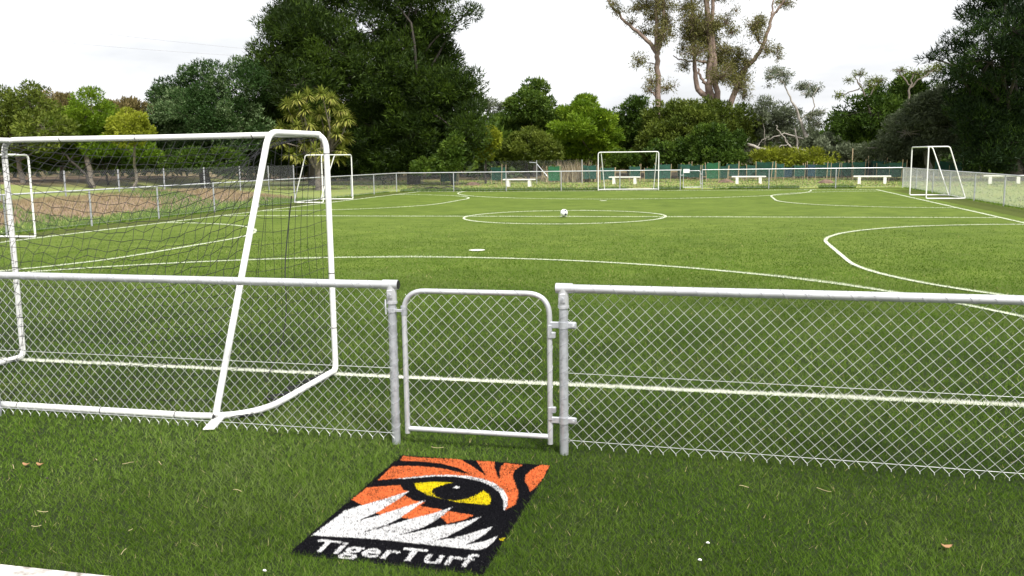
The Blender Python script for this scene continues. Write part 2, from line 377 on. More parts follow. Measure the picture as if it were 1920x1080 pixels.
# ------------------------------------------------------------------ logo mat: colour map in mat coordinates
MAT0 = np.array([-1.43, 4.27]); MATQ = np.array([(-1.857, 4.912), (-.936, 4.908), (-.972, 3.515), (-1.893, 3.535)])
LOGO = {
 'orange': [[(-0.396, 0.547), (-0.413, 0.631), (-0.361, 0.628), (-0.309, 0.622), (-0.052, 0.641), (0.042, 0.544), (0.117, 0.46), (0.175, 0.388), (0.179, 0.354), (0.107, 0.375), (0.066, 0.414), (-0.022, 0.494), (-0.143, 0.545), (-0.265, 0.56)], [(-0.411, 0.442), (-0.323, 0.472), (-0.176, 0.481), (-0.081, 0.458), (0.016, 0.423), (0.068, 0.407), (0.184, 0.367), (0.127, 0.486), (0.048, 0.634), (0.157, 0.638), (0.184, 0.534), (0.241, 0.39), (0.261, 0.359), (0.232, 0.459), (0.215, 0.565), (0.221, 0.629), (0.333, 0.613), (0.307, 0.522), (0.316, 0.428), (0.346, 0.341), (0.394, 0.218), (0.417, 0.118), (0.424, 0.018), (0.388, -0.063), (0.39, -0.008), (0.364, 0.107), (0.313, 0.213), (0.243, 0.298), (0.163, 0.351), (0.071, 0.379), (-0.03, 0.378), (-0.126, 0.355), (-0.208, 0.32), (-0.28, 0.28), (-0.41, 0.215)], [(0.487, 0.636), (0.432, 0.633), (0.396, 0.539), (0.384, 0.441), (0.403, 0.353), (0.432, 0.291), (0.462, 0.211), (0.481, 0.29), (0.49, 0.45)], [(-0.427, 0.099), (-0.257, 0.17), (-0.214, 0.098), (-0.18, 0.094), (-0.239, -0.054), (-0.347, -0.146), (-0.438, -0.084)], [(-0.252, -0.224), (-0.209, -0.048), (-0.181, 0.03), (-0.112, -0.029), (-0.043, -0.045), (-0.081, -0.161), (-0.109, -0.233), (-0.213, -0.244)], [(-0.101, -0.255), (-0.06, -0.088), (0.001, -0.106), (0.107, -0.123), (0.091, -0.192), (0.031, -0.242), (-0.038, -0.261)], [(0.086, -0.203), (0.11, -0.132), (0.252, -0.151), (0.225, -0.212), (0.15, -0.284), (0.121, -0.242)]],
 'white': [[(-0.337, 0.247), (-0.206, 0.313), (-0.125, 0.353), (-0.03, 0.378), (0.071, 0.379), (0.163, 0.351), (0.243, 0.298), (0.313, 0.213), (0.364, 0.107), (0.39, -0.008), (0.384, -0.071), (0.35, 0.064), (0.307, 0.158), (0.245, 0.243), (0.167, 0.306), (0.084, 0.335), (-0.006, 0.353), (-0.104, 0.34), (-0.178, 0.307), (-0.259, 0.268)], [(-0.444, -0.545), (-0.414, -0.224), (-0.254, -0.016), (-0.179, 0.096), (-0.198, -0.036), (-0.24, -0.216), (-0.299, -0.336), (-0.403, -0.456), (-0.214, -0.241), (-0.138, -0.134), (-0.051, -0.008), (-0.072, -0.12), (-0.096, -0.249), (-0.139, -0.357), (-0.245, -0.491), (-0.143, -0.384), (-0.029, -0.244), (0.039, -0.175), (0.115, -0.073), (0.102, -0.181), (0.072, -0.297), (0.032, -0.375), (-0.045, -0.467), (0.051, -0.388), (0.129, -0.312), (0.197, -0.271), (0.248, -0.216), (0.293, -0.161), (0.267, -0.257), (0.229, -0.352), (0.19, -0.436), (0.142, -0.487), (0.232, -0.436), (0.309, -0.353), (0.379, -0.266), (0.367, -0.358), (0.339, -0.439), (0.304, -0.499), (0.377, -0.447), (0.431, -0.37), (0.425, -0.445), (0.412, -0.504), (0.381, -0.541), (0.157, -0.532), (-0.133, -0.523)], [(0.035, 0.191), (0.047, 0.219), (0.075, 0.209), (0.07, 0.182), (0.047, 0.178)]],
 'yellow': [[(-0.192, 0.212), (-0.1, 0.249), (0.013, 0.264), (-0.024, 0.223), (-0.062, 0.16), (-0.057, 0.107), (-0.019, 0.052), (0.04, 0.018), (0.106, 0.011), (0.163, 0.057), (0.199, 0.127), (0.21, 0.178), (0.249, 0.136), (0.282, 0.07), (0.295, 0.002), (0.283, -0.01), (0.213, -0.008), (0.11, -0.005), (0.013, 0.027), (-0.071, 0.062), (-0.152, 0.132)], [(0.44, -0.407), (0.466, -0.385), (0.468, -0.424)]]}
LCOL = np.array([(.016, .016, .020), (.86, .25, .085), (.88, .88, .89), (.86, .72, .02)])
RES = .0025; RX0, RY0 = -.56, -.80; RW, RH = int(1.12/RES), int(1.50/RES)
cxg, cyg = np.meshgrid(RX0+(np.arange(RW)+.5)*RES, RY0+(np.arange(RH)+.5)*RES, indexing='ij')
def inpoly(x, y, poly):
    r = np.zeros(x.shape, bool); p = np.array(poly); q = np.roll(p, -1, 0)
    for (x0, y0), (x1, y1) in zip(p, q):
        if y0 == y1: continue
        r ^= ((y0 > y) != (y1 > y)) & (x < (x1-x0)*(y-y0)/(y1-y0)+x0)
    return r
raster = np.zeros((RW, RH), int)
for nm, ci in (('orange', 1), ('white', 2), ('yellow', 3)):
    for poly in LOGO[nm]: raster[inpoly(cxg, cyg, poly)] = ci
tcu = bpy.data.curves.new('lettering', 'FONT'); tcu.body = 'TigerTurf'; tcu.size = 1; tcu.offset = .020; tcu.space_character = 1.03
tob = bpy.data.objects.new('lettering', tcu); col.objects.link(tob); bpy.context.view_layer.update()
tme = bpy.data.meshes.new_from_object(tob.evaluated_get(bpy.context.evaluated_depsgraph_get()))
tme.calc_loop_triangles(); tv = np.array([v.co[:2] for v in tme.vertices]); tt = [tuple(t.vertices) for t in tme.loop_triangles]
bpy.data.objects.remove(tob); bpy.data.curves.remove(tcu); bpy.data.meshes.remove(tme)
capx0, capx1 = tv[:, 0].min(), tv[:, 0].max()
tx = -.392+(tv[:, 0]-capx0)/(capx1-capx0)*.792; ty = -.702-.012*(tx+.39)+tv[:, 1]*.180
for t in tt:
    P3 = [(tx[i], ty[i]) for i in t]
    i0 = [max(0, int((min(p[0] for p in P3)-RX0)/RES)-1), min(RW, int((max(p[0] for p in P3)-RX0)/RES)+2)]
    j0 = [max(0, int((min(p[1] for p in P3)-RY0)/RES)-1), min(RH, int((max(p[1] for p in P3)-RY0)/RES)+2)]
    s_ = np.s_[i0[0]:i0[1], j0[0]:j0[1]]; h = inpoly(cxg[s_], cyg[s_], P3); raster[s_][h] = 2
def blades(x, y, h, w, colr, lean, z0=0.0):
    N = len(x); a = rng.random(N)*2*math.pi; la = rng.random(N)*2*math.pi
    dx, dy = np.cos(a)*w/2, np.sin(a)*w/2
    l = lean*h*(.3+rng.random(N)); V = np.empty((N, 3, 3), np.float32)
    V[:, 0] = np.stack([x-dx, y-dy, np.full(N, z0)], 1); V[:, 1] = np.stack([x+dx, y+dy, np.full(N, z0)], 1)
    V[:, 2] = np.stack([x+np.cos(la)*l, y+np.sin(la)*l, z0+h], 1)
    C = np.ones((N, 3, 4), np.float32); C[:, :, :3] = colr[:, None, :]
    return V.reshape(-1, 3), np.arange(3*N).reshape(-1, 3), C.reshape(-1, 4)
matE = empty('logo_mat', (*MAT0, 0.0)); tag(matE, 'turf logo mat with an orange tiger eye and white lettering before the gate', 'mat')
MB().add([(*p, .003) for p in MATQ[::-1]]+[(*p, .010) for p in MATQ[::-1]], [(4, 5, 6, 7), (0, 1, 5, 4), (1, 2, 6, 5), (2, 3, 7, 6), (3, 0, 4, 7)]).build('backing', M['black'], matE)
N = 150000
u, v = rng.random(N), rng.random(N)
pp = (MATQ[3][None]*((1-u)*(1-v))[:, None]+MATQ[2][None]*(u*(1-v))[:, None]+MATQ[1][None]*(u*v)[:, None]+MATQ[0][None]*((1-u)*v)[:, None])
pp += rng.normal(0, .0012, pp.shape)
ix = np.clip(((pp[:, 0]-MAT0[0]-RX0)/RES).astype(int), 0, RW-1); iy = np.clip(((pp[:, 1]-MAT0[1]-RY0)/RES).astype(int), 0, RH-1)
ci = raster[ix, iy]; wear = vnoise(pp[:, 0], pp[:, 1], .09, 11)
ci = np.where((rng.random(N) < .08+.14*(wear > .70)) & (ci > 0), 0, ci)
cc = LCOL[ci]*(.82+.3*rng.random(N))[:, None]
V, T, C = blades(pp[:, 0], pp[:, 1], .005+.005*rng.random(N), .0042+.0016*rng.random(N), np.clip(cc, 0, .92), .6, .010)
o = link('pile', mesh_np('pile', V-np.array([*MAT0, 0]), T, M['fibre'], {'Col': C}), matE); o['kind'] = 'stuff'

# ------------------------------------------------------------------ turf fibres (finer close by)
N = 1020000
d = np.exp(math.log(2.75)+rng.random(N)**1.25*math.log(30/2.75)); th = YAW+(rng.random(N)-.5)*np.radians(80+30*np.minimum(1, 3.6/d))
x, y = d*np.sin(th), d*np.cos(th)
ok = (x > -17.5) & (x < 9.0) & (y > 3.165+.014*rng.normal(size=N)) & (y < FYf(x)-.1) & (rng.random(N) > smooth01((d-9)/19))
c4 = MATQ; e0 = inpoly(x, y, c4.tolist()); ok &= ~e0
x, y, d = x[ok], y[ok], d[ok]
ex, ey_ = [], []        # the white pile of the markings, set thicker
for L in LINES:
    if L[0] == 'S':
        p, q = np.array(L[1]), np.array(L[2]); l = np.linalg.norm(q-p); nn_ = int(l*1500); t = rng.random(nn_); o2 = (rng.random(nn_)-.5)*LW; dd = (q-p)/l
        ex.append(p[0]+(q[0]-p[0])*t-dd[1]*o2); ey_.append(p[1]+(q[1]-p[1])*t+dd[0]*o2)
    else:
        (cx_, cy_), r_, a0, a1 = L[1:]; nn_ = int(r_*R(a1-a0)*1500); t = np.radians(a0+(a1-a0)*rng.random(nn_)); o2 = r_+(rng.random(nn_)-.5)*LW
        ex.append(cx_+o2*np.cos(t)); ey_.append(cy_+o2*np.sin(t))
ex, ey_ = np.concatenate(ex), np.concatenate(ey_); ed = np.hypot(ex, ey_); ang = np.abs((np.arctan2(ex, ey_)-YAW+math.pi) % (2*math.pi)-math.pi)
kk = (ang < R(42)) & (rng.random(len(ex)) < np.clip(7/ed, 0, 1)**1.9); ex, ey_, ed = ex[kk], ey_[kk], ed[kk]
x, y, d = np.concatenate([x, ex]), np.concatenate([y, ey_]), np.concatenate([d, ed]); N = len(x)
lin = on_line(x+rng.normal(0, .006, N), y+rng.normal(0, .006, N))
p1, p2, p3 = vnoise(x, y, 1.1, 21), vnoise(x, y, .30, 22), vnoise(x, y, 5.0, 23)
pal = np.array([(.028, .066, .008), (.062, .122, .013), (.112, .184, .026), (.190, .245, .090)])  # last tone paints a grey-green sheen into the fibre colour
k = np.clip((rng.random(N)*1.5+p1*1.1+p2*.6+p3*.4)*1.02-.25, 0, 2.95)
i = k.astype(int); f = (k-i)[:, None]; cc = pal[i]*(1-f)+pal[np.minimum(i+1, 3)]*f
cc *= (.72+.62*vnoise(x, y, .75, 25)*.6+.62*vnoise(x, y, 2.6, 26)*.4)[:, None]
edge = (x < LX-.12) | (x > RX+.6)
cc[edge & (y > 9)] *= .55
dryp = (rng.random(N) < .010)[:, None]; cc = np.where(dryp, np.array([.38, .34, .16]), cc)
cc[lin] = np.where((d[lin] > 11)[:, None], np.array([.66, .70, .56]), np.array([.80, .80, .74]))*(.85+.2*rng.random(lin.sum()))[:, None]
h = (.016+.017*rng.random(N)**1.5)*(.75+.6*p1); w = .0026*np.maximum(1, d/3.3)**.85*(.8+.6*rng.random(N)); h = np.where(lin, h*.95, h)
V, T, C = blades(x, y, h, w, cc, np.where(lin, .5, 1.15))
tri = C.reshape(-1, 3, 4); g = ~lin
def sub(mask): 
    q = V.reshape(-1, 3, 3)[mask].reshape(-1, 3); return q, np.arange(len(q)).reshape(-1, 3), tri[mask].reshape(-1, 4)
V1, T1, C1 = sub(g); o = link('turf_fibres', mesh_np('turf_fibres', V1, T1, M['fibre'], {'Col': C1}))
tag(o, 'short green artificial turf pile covering the pitch', 'turf', kind='stuff')
V1, T1, C1 = sub(lin); o = link('line_fibres', mesh_np('line_fibres', V1, T1, M['fibre'], {'Col': C1}), pitch); o['kind'] = 'stuff'

# wild grass tufts: bank, fence feet, lawn
def tufts(n_, fx, fy, hmin, hmax, w, tlo, thi, mask=None):
    x, y = fx(n_), fy(n_)
    if mask is not None: kk = mask(x, y); x, y = x[kk], y[kk]
    N = len(x); z = terrain(x, y)-.01; hh = hmin+(hmax-hmin)*rng.random(N)
    V, T, C = blades(x, y, hh, w*(.6+.8*rng.random(N)), np.ones((N, 3)), .8)
    V = V.reshape(-1, 3, 3); V[:, :, 2] += z[:, None]
    t = np.repeat(np.clip(tlo+(thi-tlo)*rng.random(N), 0, 1), 3)
    return V.reshape(-1, 3), t
parts = []
U = lambda a, b: (lambda n_: a+(b-a)*rng.random(n_))
def bank_tint(x, y): return vnoise(x, y, 2.2, 5)
for lo, hi, sel in ((.05, .5, lambda x, y: bank_tint(x, y)+.55*smooth01((x+19.6)/1.0) > .66), (.7, 1.0, lambda x, y: bank_tint(x, y)+.55*smooth01((x+19.6)/1.0) < .70)):
    parts.append(tufts(32000, U(-22.5, -17.75), U(13, 38), .04, .17, .03, lo, hi, sel))
for fx, fy, n_ in ((U(-17.75, -17.58), U(12, 46), 5000), (U(9.06, 9.2), U(22, 49), 3000)): parts.append(tufts(n_, fx, fy, .04, .16, .02, 0, .6))
fx_ = U(-17.4, 9)
n_ = 16000; xx = fx_(n_); yy = FYf(xx)+.05+np.abs(rng.normal(0, .35, n_)); kk = vnoise(xx, yy, 1.5, 9) > .40; xx, yy = xx[kk], yy[kk]
parts.append(tufts(len(xx), lambda q: xx, lambda q: yy, .05, .22, .04, 0, .5))
parts.append(tufts(26000, U(-30, 40), U(50.5, 72), .03, .09, .08, .1, .95))
parts.append(tufts(14000, U(9.2, 36), U(24, 60), .03, .08, .06, .1, .7))
V = np.concatenate([p[0] for p in parts]); t = np.concatenate([p[1] for p in parts])
o = link('wild_grass', mesh_np('wild_grass', V, np.arange(len(V)).reshape(-1, 3), M['f_grass'], {'tint': t}))
tag(o, 'rough green and straw coloured grass on the bank and around the fences', 'grass', kind='stuff')

# ------------------------------------------------------------------ fences
def chain_link(A, B, z0, z1, pitch_=.074, r=.0014, zA=0.0, zB=0.0, tips=False):
    """woven zigzag wires between A and B (ground plan), three-sided wire section"""
    A, B = np.array(A, float), np.array(B, float); L = np.linalg.norm(B-A); d = (B-A)/L; nn = np.array([-d[1], d[0]])
    hp = pitch_/2; W_ = int(L/hp); K = int(round((z1-z0)/hp)); vh = (z1-z0)/K
    i, k = np.meshgrid(np.arange(W_), np.arange(K+1), indexing='ij')
    uu = (i+((k+i) % 2))*hp; zz = z0+k*vh; off = np.where((k+i) % 2 == 0, 1, -1)*r*.9
    uu = uu+.0035*(vnoise(i, k, 7, 31)-.5)
    gz = zA+(zB-zA)*uu/L
    base = np.stack([A[0]+d[0]*uu+nn[0]*off, A[1]+d[1]*uu+nn[1]*off, zz+gz], -1)
    ring = [(nn[0], nn[1], 0), (-.5*nn[0]+.866*d[0], -.5*nn[1]+.866*d[1], 0), (-.5*nn[0]-.866*d[0], -.5*nn[1]-.866*d[1], 0)]
    V = np.stack([base+r*1.15*np.array(q) for q in ring], 2).reshape(-1, 3)
    ci = (i*(K+1)+k)[:, :-1].ravel()*3; F_ = []
    for j in range(3): F_.append(np.stack([ci+j, ci+(j+1) % 3, ci+3+(j+1) % 3, ci+3+j], 1))
    Fq = np.concatenate(F_)
    if tips:   # twisted barbs below the lowest knots
        sel = (((0+np.arange(W_)) % 2) == 0); p = base[sel, 0]
        p = p.copy(); e = p+np.array([0, 0, -.014])+np.stack([d[0]*.002*np.ones(len(p)), d[1]*.002*np.ones(len(p)), np.zeros(len(p))], 1)
        b0 = len(V); add = []
        for c_, rr in ((p, .0030), (e, .0026)):
            add.append(np.stack([c_+rr*np.array(q) for q in ring], 1).reshape(-1, 3))
        V = np.concatenate([V]+add); n3 = len(p)*3; s0 = b0+np.arange(len(p))*3
        Fq = np.concatenate([Fq]+[np.stack([s0+j, s0+(j+1) % 3, s0+n3+(j+1) % 3, s0+n3+j], 1) for j in range(3)])
    return V, Fq
def mesh_part(parent, V, Fq, m_, name='chain_link'):
    o = link(name, mesh_np(name, V-ORG[parent.name], Fq, m_), parent); o['kind'] = 'stuff'; return o
def helix(A, B, rad, pitch_, seg=10, ph=0.0):
    A, B = np.array(A, float), np.array(B, float); L = np.linalg.norm(B-A); d = (B-A)/L
    up = np.array([0, 0, 1.0]) if abs(d[2]) < .9 else np.array([1.0, 0, 0]); e1 = np.cross(d, up); e1 /= np.linalg.norm(e1); e2 = np.cross(d, e1)
    n_ = int(L/pitch_*seg); t = np.linspace(0, L, n_)
    a = 2*math.pi*t/pitch_+ph; return A+d*t[:, None]+rad*(np.cos(a)[:, None]*e1+np.sin(a)[:, None]*e2)
def fence(name, label, A, B, postpos, top=1.02, z0=.045, near=False, wire='wire', rail=True, zfun=None, postr=.027, pitch_=.074, rad=.0017, postmat='galv', cat='fence'):
    A3 = np.array([*A, 0.]); B3 = np.array([*B, 0.]); d = (B3-A3)/np.linalg.norm(B3-A3)
    zf = zfun or (lambda p: 0.0)
    root = empty(name, tuple(A3+np.array([0, 0, zf(A3)]))); tag(root, label, cat)
    for p in postpos:
        c = A3+d*p; z = zf(c)
        MB().tube([c+(0, 0, z-.25), c+(0, 0, z+top-.01)], postr, 12).build('post', M[postmat], root)
    zA, zB = zf(A3), zf(B3)
    if rail:
        MB().tube([A3+(0, 0, zA+top), A3*.5+B3*.5+(0, 0, (zA+zB)/2+top+.002), B3+(0, 0, zB+top)], .0255 if near else .024, 14).build('top_rail', M['galv_light'], root)
    nn = np.array([-d[1], d[0]])*(.029 if near else .028); nn = nn if nn[1] > 0 else nn
    V, Fq = chain_link(np.array(A)+nn, np.array(B)+nn, z0, top-.02, pitch_, rad, zA=zA, zB=zB, tips=near)
    mesh_part(root, V, Fq, M[wire])
    for zz in (z0+.035, .50) if near else (z0+.03,):
        mb = MB(); n3 = np.array([*nn, 0]); mb.tube([A3+n3*1.1+(0, 0, zA+zz), (A3+B3)/2+n3*1.1+(0, 0, (zA+zB)/2+zz-.006), B3+n3*1.1+(0, 0, zB+zz)], .0016 if near else .0018, 5, False); mb.build('line_wire', M['wire'], root)
    return root
NP0, NP1 = -1.98, -.90          # posts either side of the gate
# near fence, left of the gate
fl = fence('chain_link_fence', 'near chain-link fence left of the open turf gateway, with capped top rail', (NP0, FENCE_NEAR), (-8.0, FENCE_NEAR+.10), [0.0, 3.05, 6.0], near=True)
fr = fence('chain_link_fence', 'near chain-link fence right of the gate, carrying the gate hinges', (NP1, FENCE_NEAR), (5.2, FENCE_NEAR-.22), [0.0, 3.05, 6.05], near=True)
for root, xx, s in ((fl, NP0, -1), (fr, NP1, 1)):
    y0 = FENCE_NEAR
    # rail end sleeve, socket over the post with bolt lug, plastic end plug
    sl_ = MB(); sl_.tube([(xx-s*.045, y0, 1.021), (xx+s*.055, y0, 1.021)], .0305, 16)
    sl_.tube([(xx, y0, .905), (xx, y0, 1.02)], .0315, 16); sl_.tube([(xx, y0, .903), (xx, y0, .917)], .0345, 16)
    sl_.box((xx, y0-.034, .965), (.034, .012, .055), bev=.004)
    fit = sl_.build('rail_fitting', M['galv_light'], root)
    MB().tube([(xx, y0-.038, .962), (xx, y0-.049, .962)], .009, 6).build('bolt', M['galv'], fit)
    MB().tube([(xx-s*.044, y0, 1.021), (xx-s*.0475, y0, 1.021)], .0285, 16).build('end_plug', M['black'], root)
    L_ = 5.9
    MB().tube(helix((xx+s*.07, y0+(.001 if s < 0 else -.0025), 1.02), (xx+s*L_, y0+(L_/6.02*.10 if s < 0 else -L_/6.1*.22), 1.02), .0275, .118, 10), .0013, 4, False).build('lacing_wire', M['wire_old'], root)
    MB().tube(helix((xx, y0, .06), (xx, y0, .9), .0290, .083, 10), .0014, 4, False).build('lacing_wire', M['wire_old'], root)
# gate
gx0, gx1 = NP0+.078, NP1-.085
gate = empty('gate', (gx0, FENCE_NEAR, 0)); tag(gate, 'small closed chain-link gate with rounded top corners behind the logo mat', 'gate')
gy = FENCE_NEAR
MB().tube(rounded([(gx0, gy, .075), (gx0, gy, .985), (gx1, gy, .985), (gx1, gy, .06)], [.14, .14], 9), .0165, 12).build('gate_frame', M['galv_light'], gate)
MB().tube([(gx0+.012, gy, .105), (gx1-.012, gy, .105)], .0165, 12).build('bottom_rail', M['galv_light'], gate)
V, Fq = chain_link((gx0+.014, gy-.012), (gx1-.012, gy-.012), .12, .965, .078, .0017)
keep = np.ones(len(V), bool); mesh_part(gate, V, Fq, M['wire'])
for A_, B_ in (((gx0, gy, .10), (gx0, gy, .86)), ((gx1, gy, .09), (gx1, gy, .86)), ((gx0+.13, gy, .985), (gx1-.13, gy, .985))):
    MB().tube(helix(A_, B_, .018, .12, 10), .0012, 4, False).build('lacing_wire', M['wire_old'], gate)
for zz, up in ((.80, -1), (.215, 1)):
    hb = MB(); hb.tube([(NP1, gy, zz-.02), (NP1, gy, zz+.02)], .0325, 16)
    hb.box((NP1+.052, gy-.004, zz), (.052, .022, .042), bev=.008); hb.box((NP1-.058, gy-.008, zz), (.062, .016, .040), bev=.005)
    hb.box((NP1-.080, gy-.0145, zz+up*.040), (.022, .017, .083), bev=.004); hb.box((gx1+.014, gy-.006, zz+up*.0625), (.046, .026, .038), bev=.005)
    h_ = hb.build('hinge', M['galv'], gate)
    MB().tube([(NP1+.060, gy-.012, zz), (NP1+.060, gy-.030, zz)], .008, 6).build('bolt', M['galv_light'], h_)
lb = MB(); lb.box((NP0+.042, gy-.016, .862), (.085, .008, .018), bev=.002); lb.tube([(gx0, gy, .835), (gx0, gy, .89)], .0205, 12)
lb.tube([(NP0, gy, .85), (NP0, gy, .874)], .0315, 14); lb.tube(rounded([(NP0-.034, gy-.02, .93), (NP0-.03, gy-.034, .89), (NP0-.028, gy-.034, .84)], [.02]), .006, 6)
lb.build('latch', M['galv'], gate)
# perimeter fences
def spaced(a, b, start, step): 
    L = np.linalg.norm(np.array(b)-np.array(a)); return [p for p in np.arange(start, L+.01, step)]
Lf = [16.0, 19.05, 22.2, 25.35, 28.6, 31.7, 34.75, 37.7, 40.7, 43.6, 46.9]
fence('chain_link_fence', 'long chain-link fence below the grassy bank on the left', (-17.6, 13.0), (-17.5, 46.9), [p-13 for p in Lf], rad=.0016, wire='wire_old')
gA, gB = -2.10, -1.02           # far gate posts
farL = fence('chain_link_fence', 'far chain-link fence behind the far goal, left of the far gate', (-17.5, FYf(-17.5)), (gA, FYf(gA)), [.0, 3.2, 6.1, 9.1, 12.25, 15.44], rad=.0019, wire='wire_old')
farR = fence('chain_link_fence', 'far chain-link fence in front of two white benches, right of the far gate', (gB, FYf(gB)), (9.08, FYf(9.08)), [0, 3.45, 6.85, 10.2], rad=.0019, wire='wire_old')
fence('chain_link_fence', 'chain-link fence running along the right side behind the right goal', (9.08, FYf(9.08)), (9.08, 20), [3.5, 7.0, 10.1, 13.8, 17.4, 20.9, 24.4], rad=.0019)
fg = empty('gate', (gA, FYf(gA), 0)); tag(fg, 'small distant gate with a white sign in the far fence', 'gate')
yA, yB = FYf(gA), FYf(gB); ax, bx = gA+.10, gB-.09
MB().tube(rounded([(ax, yA, .08), (ax, yA, .98), (bx, yB, .98), (bx, yB, .08)], [.13, .13], 6), .0165, 8).build('gate_frame', M['galv_light'], fg)
MB().tube([(ax, yA, .11), (bx, yB, .11)], .0165, 8).build('bottom_rail', M['galv_light'], fg)
V, Fq = chain_link((ax, yA), (bx, yB), .12, .96, .08, .0015); mesh_part(fg, V, Fq, M['wire_old'])
MB().box((ax+.16, yA-.03, .97), (.33, .012, .20), bev=.003).build('sign', M['white'], fg, label='blank white sign plate')
MB().box((gA+.06, yA-.02, .75), (.16, .03, .05)).build('latch', M['galv'], fg)
for zz in (.3, .8): MB().box((gB-.05, yB-.02, zz), (.1, .03, .05)).build('hinge', M['galv'], fg)
tz = lambda p: float(terrain(p[0], p[1]))
fence('chain_link_fence', 'low chain-link fence on top of the bank, without a rail', (-22, 14.8), (-22.6, 45), [0, 3, 6, 9.1, 12.1, 15.05, 18.0, 21.05, 24.2, 27.1, 30], top=1.0, zfun=lambda p: .55, wire='wire_old', rail=False, pitch_=.11, rad=.0022, postr=.030, postmat='wire_old')
fence('chain_link_fence', 'old chain-link fence in the shade behind the far corner, with a braced post', (-21, 61.5), (-9.2, 60.5), [0, 2.7, 4.8, 8.6, 11.8], top=1.6, wire='wire_old', rail=False, pitch_=.13, rad=.0020, postr=.03)
bp = at(993, 313, 60.9)
fb = [o for o in col.objects if o.name.startswith('chain_link_fence') and o.get('label', '').startswith('old')][0]
MB().tube([(bp[0], 60.9, 1.45), (bp[0]+.45, 60.85, 1.42), (bp[0]+1.6, 60.7, .1)], .03, 8).build('brace', M['galv'], fb)

# ------------------------------------------------------------------ goals
def make_goal(w=1.55, H=2.0, roof=.76, depth=1.45, r=.0245, inset=.04):
    g = empty('football_goal', (0, 0, 0))
    for s in (-1, 1):
        MB().tube(rounded([(s*w, 0, .14), (s*w, 0, H), (s*(w-.28), 0, H)], [.13], 8), r, 14).build('post', M['white'], g, True)
        xs_ = s*(w-inset)
        MB().tube(rounded([(s*(w-.06), .0, H-.004), (s*(w-.10), roof, H-.004), (s*(w-.25), depth-.01, .045)], [.10], 7), r*.96, 14).build('back_stay', M['white'], g, True)
        MB().box((s*(w-.20), depth+.10, .022), (.075, .26, .012), rz=-s*.30, bev=.003).build('foot_plate', M['white'], g, True)
    MB().tube([(-(w-.27), 0, H), (0, 0, H-.004), (w-.27, 0, H)], r*1.02, 14).build('crossbar', M['white'], g, True)
    MB().tube(rounded([(-w, 0, .15), (-w, 0, .035), (-w-.02, depth, .035), (w+.02, depth, .035), (w, 0, .035), (w, 0, .15)], [.12, .48, .48, .12], 10), r, 14).build('base_frame', M['white'], g, True)
    return g
g0 = make_goal(); tag(g0, 'white goal with black net standing just behind the near fence', 'goal', 'small white football goals around the pitch')
GOALS = [((CX-.06, NY_+.02, 0), R(180), None), ((LX-.02, 16.85, 0), R(90), 'white goal half out of frame in front of the bank, seen through the near goal'), ((LX-.02, 36.15, 0), R(90), 'white goal beside the cabbage tree near the far left corner'),
         ((CX-.1, 46.75, 0), R(4), 'white goal at the far end in front of a bench and tree guards'), ((RX+.22, 38.65, 0), R(-90), 'white goal on the right side line by the right fence')]
goals = [g0]+[copy_tree(g0) for _ in GOALS[1:]]
for g, (loc, rz, lab) in zip(goals, GOALS):
    g.location = loc; g.rotation_euler = (0, 0, rz)
    if lab: g['label'] = lab
# net of the near goal (in goal coordinates: +y to the rear)
w_, H_, roof_, dep_ = 1.53, 1.97, .76, 1.44
segs = []
def prof_edge(v):
    pts = np.array([(0, H_), (roof_, H_-.02), (dep_, .06)]); l = np.r_[0, np.cumsum(np.linalg.norm(np.diff(pts, axis=0), axis=1))]
    return np.interp(v*l[-1], l, pts[:, 0]), np.interp(v*l[-1], l, pts[:, 1])
def prof_mid(v):
    pts = np.array([(0, H_), (.22, 1.72), (.50, 1.42), (.85, .95), (1.12, .50), (1.30, .16), (dep_, .05)]); l = np.r_[0, np.cumsum(np.linalg.norm(np.diff(pts, axis=0), axis=1))]
    return np.interp(v*l[-1], l, pts[:, 0]), np.interp(v*l[-1], l, pts[:, 1])
NU, NV = 32, 28
uu, vv = np.meshgrid(np.linspace(-1, 1, NU+1), np.linspace(0, 1, NV+1), indexing='ij')
ey, ez = prof_edge(vv); my, mz = prof_mid(vv); kk = np.abs(uu)**2.4
yy = my*(1-kk)+ey*kk; zz = mz*(1-kk)+ez*kk
jit = lambda s: (rng.random(uu.shape)-.5)*s*np.sin(vv*math.pi)
NP_ = np.stack([uu*(w_-.08-.15*vv)*(1+.01*np.sin(vv*5))+jit(.030), yy+jit(.04), zz+jit(.045)], -1)
mbn = MB()
def cord(mb, a, b, r=.0016, sag=.0):
    mid = (a+b)/2-np.array([0, 0, sag]); mb.tube([a, mid, b], r, 4, False)
for a in range(NU+1):
    mbn.tube(NP_[a], .0023, 4, False)
for b in range(NV+1):
    P_ = NP_[:, b].copy(); P_[1::2, 2] -= .010; mbn.tube(P_, .0023, 4, False)
for s in (-1, 1):
    ny_ = 14
    for b in range(21):
        z = .05+(H_-.05)*b/20; ym = roof_+(dep_-roof_)*(H_-z)/(H_-.06); m_ = max(2, int(ym/.10))
        t = np.linspace(0, 1, m_+1); mbn.tube(np.stack([s*(w_-.05*np.sin(t*math.pi)-t*(.08+.15*(H_-z)/H_)), t*ym, z-.045*np.sin(t*math.pi)+.012*(rng.random(m_+1)-.5)], 1), .0018, 4, False)
    for a in range(ny_):
        y = .02+.1*a; zt = H_-.01 if y < roof_ else H_-(y-roof_)/(dep_-roof_)*(H_-.06)
        t = np.linspace(0, 1, 14); mbn.tube(np.stack([s*(w_-.05*np.sin(t*math.pi)-y/dep_*(.08+.12*(1-t))), y+.02*np.sin(t*9+a), .05+(zt-.05)*t], 1), .0018, 4, False)
net = mbn.build('net', M['net'], g0, True); net['kind'] = 'stuff'
t = np.linspace(0, 1, 24)
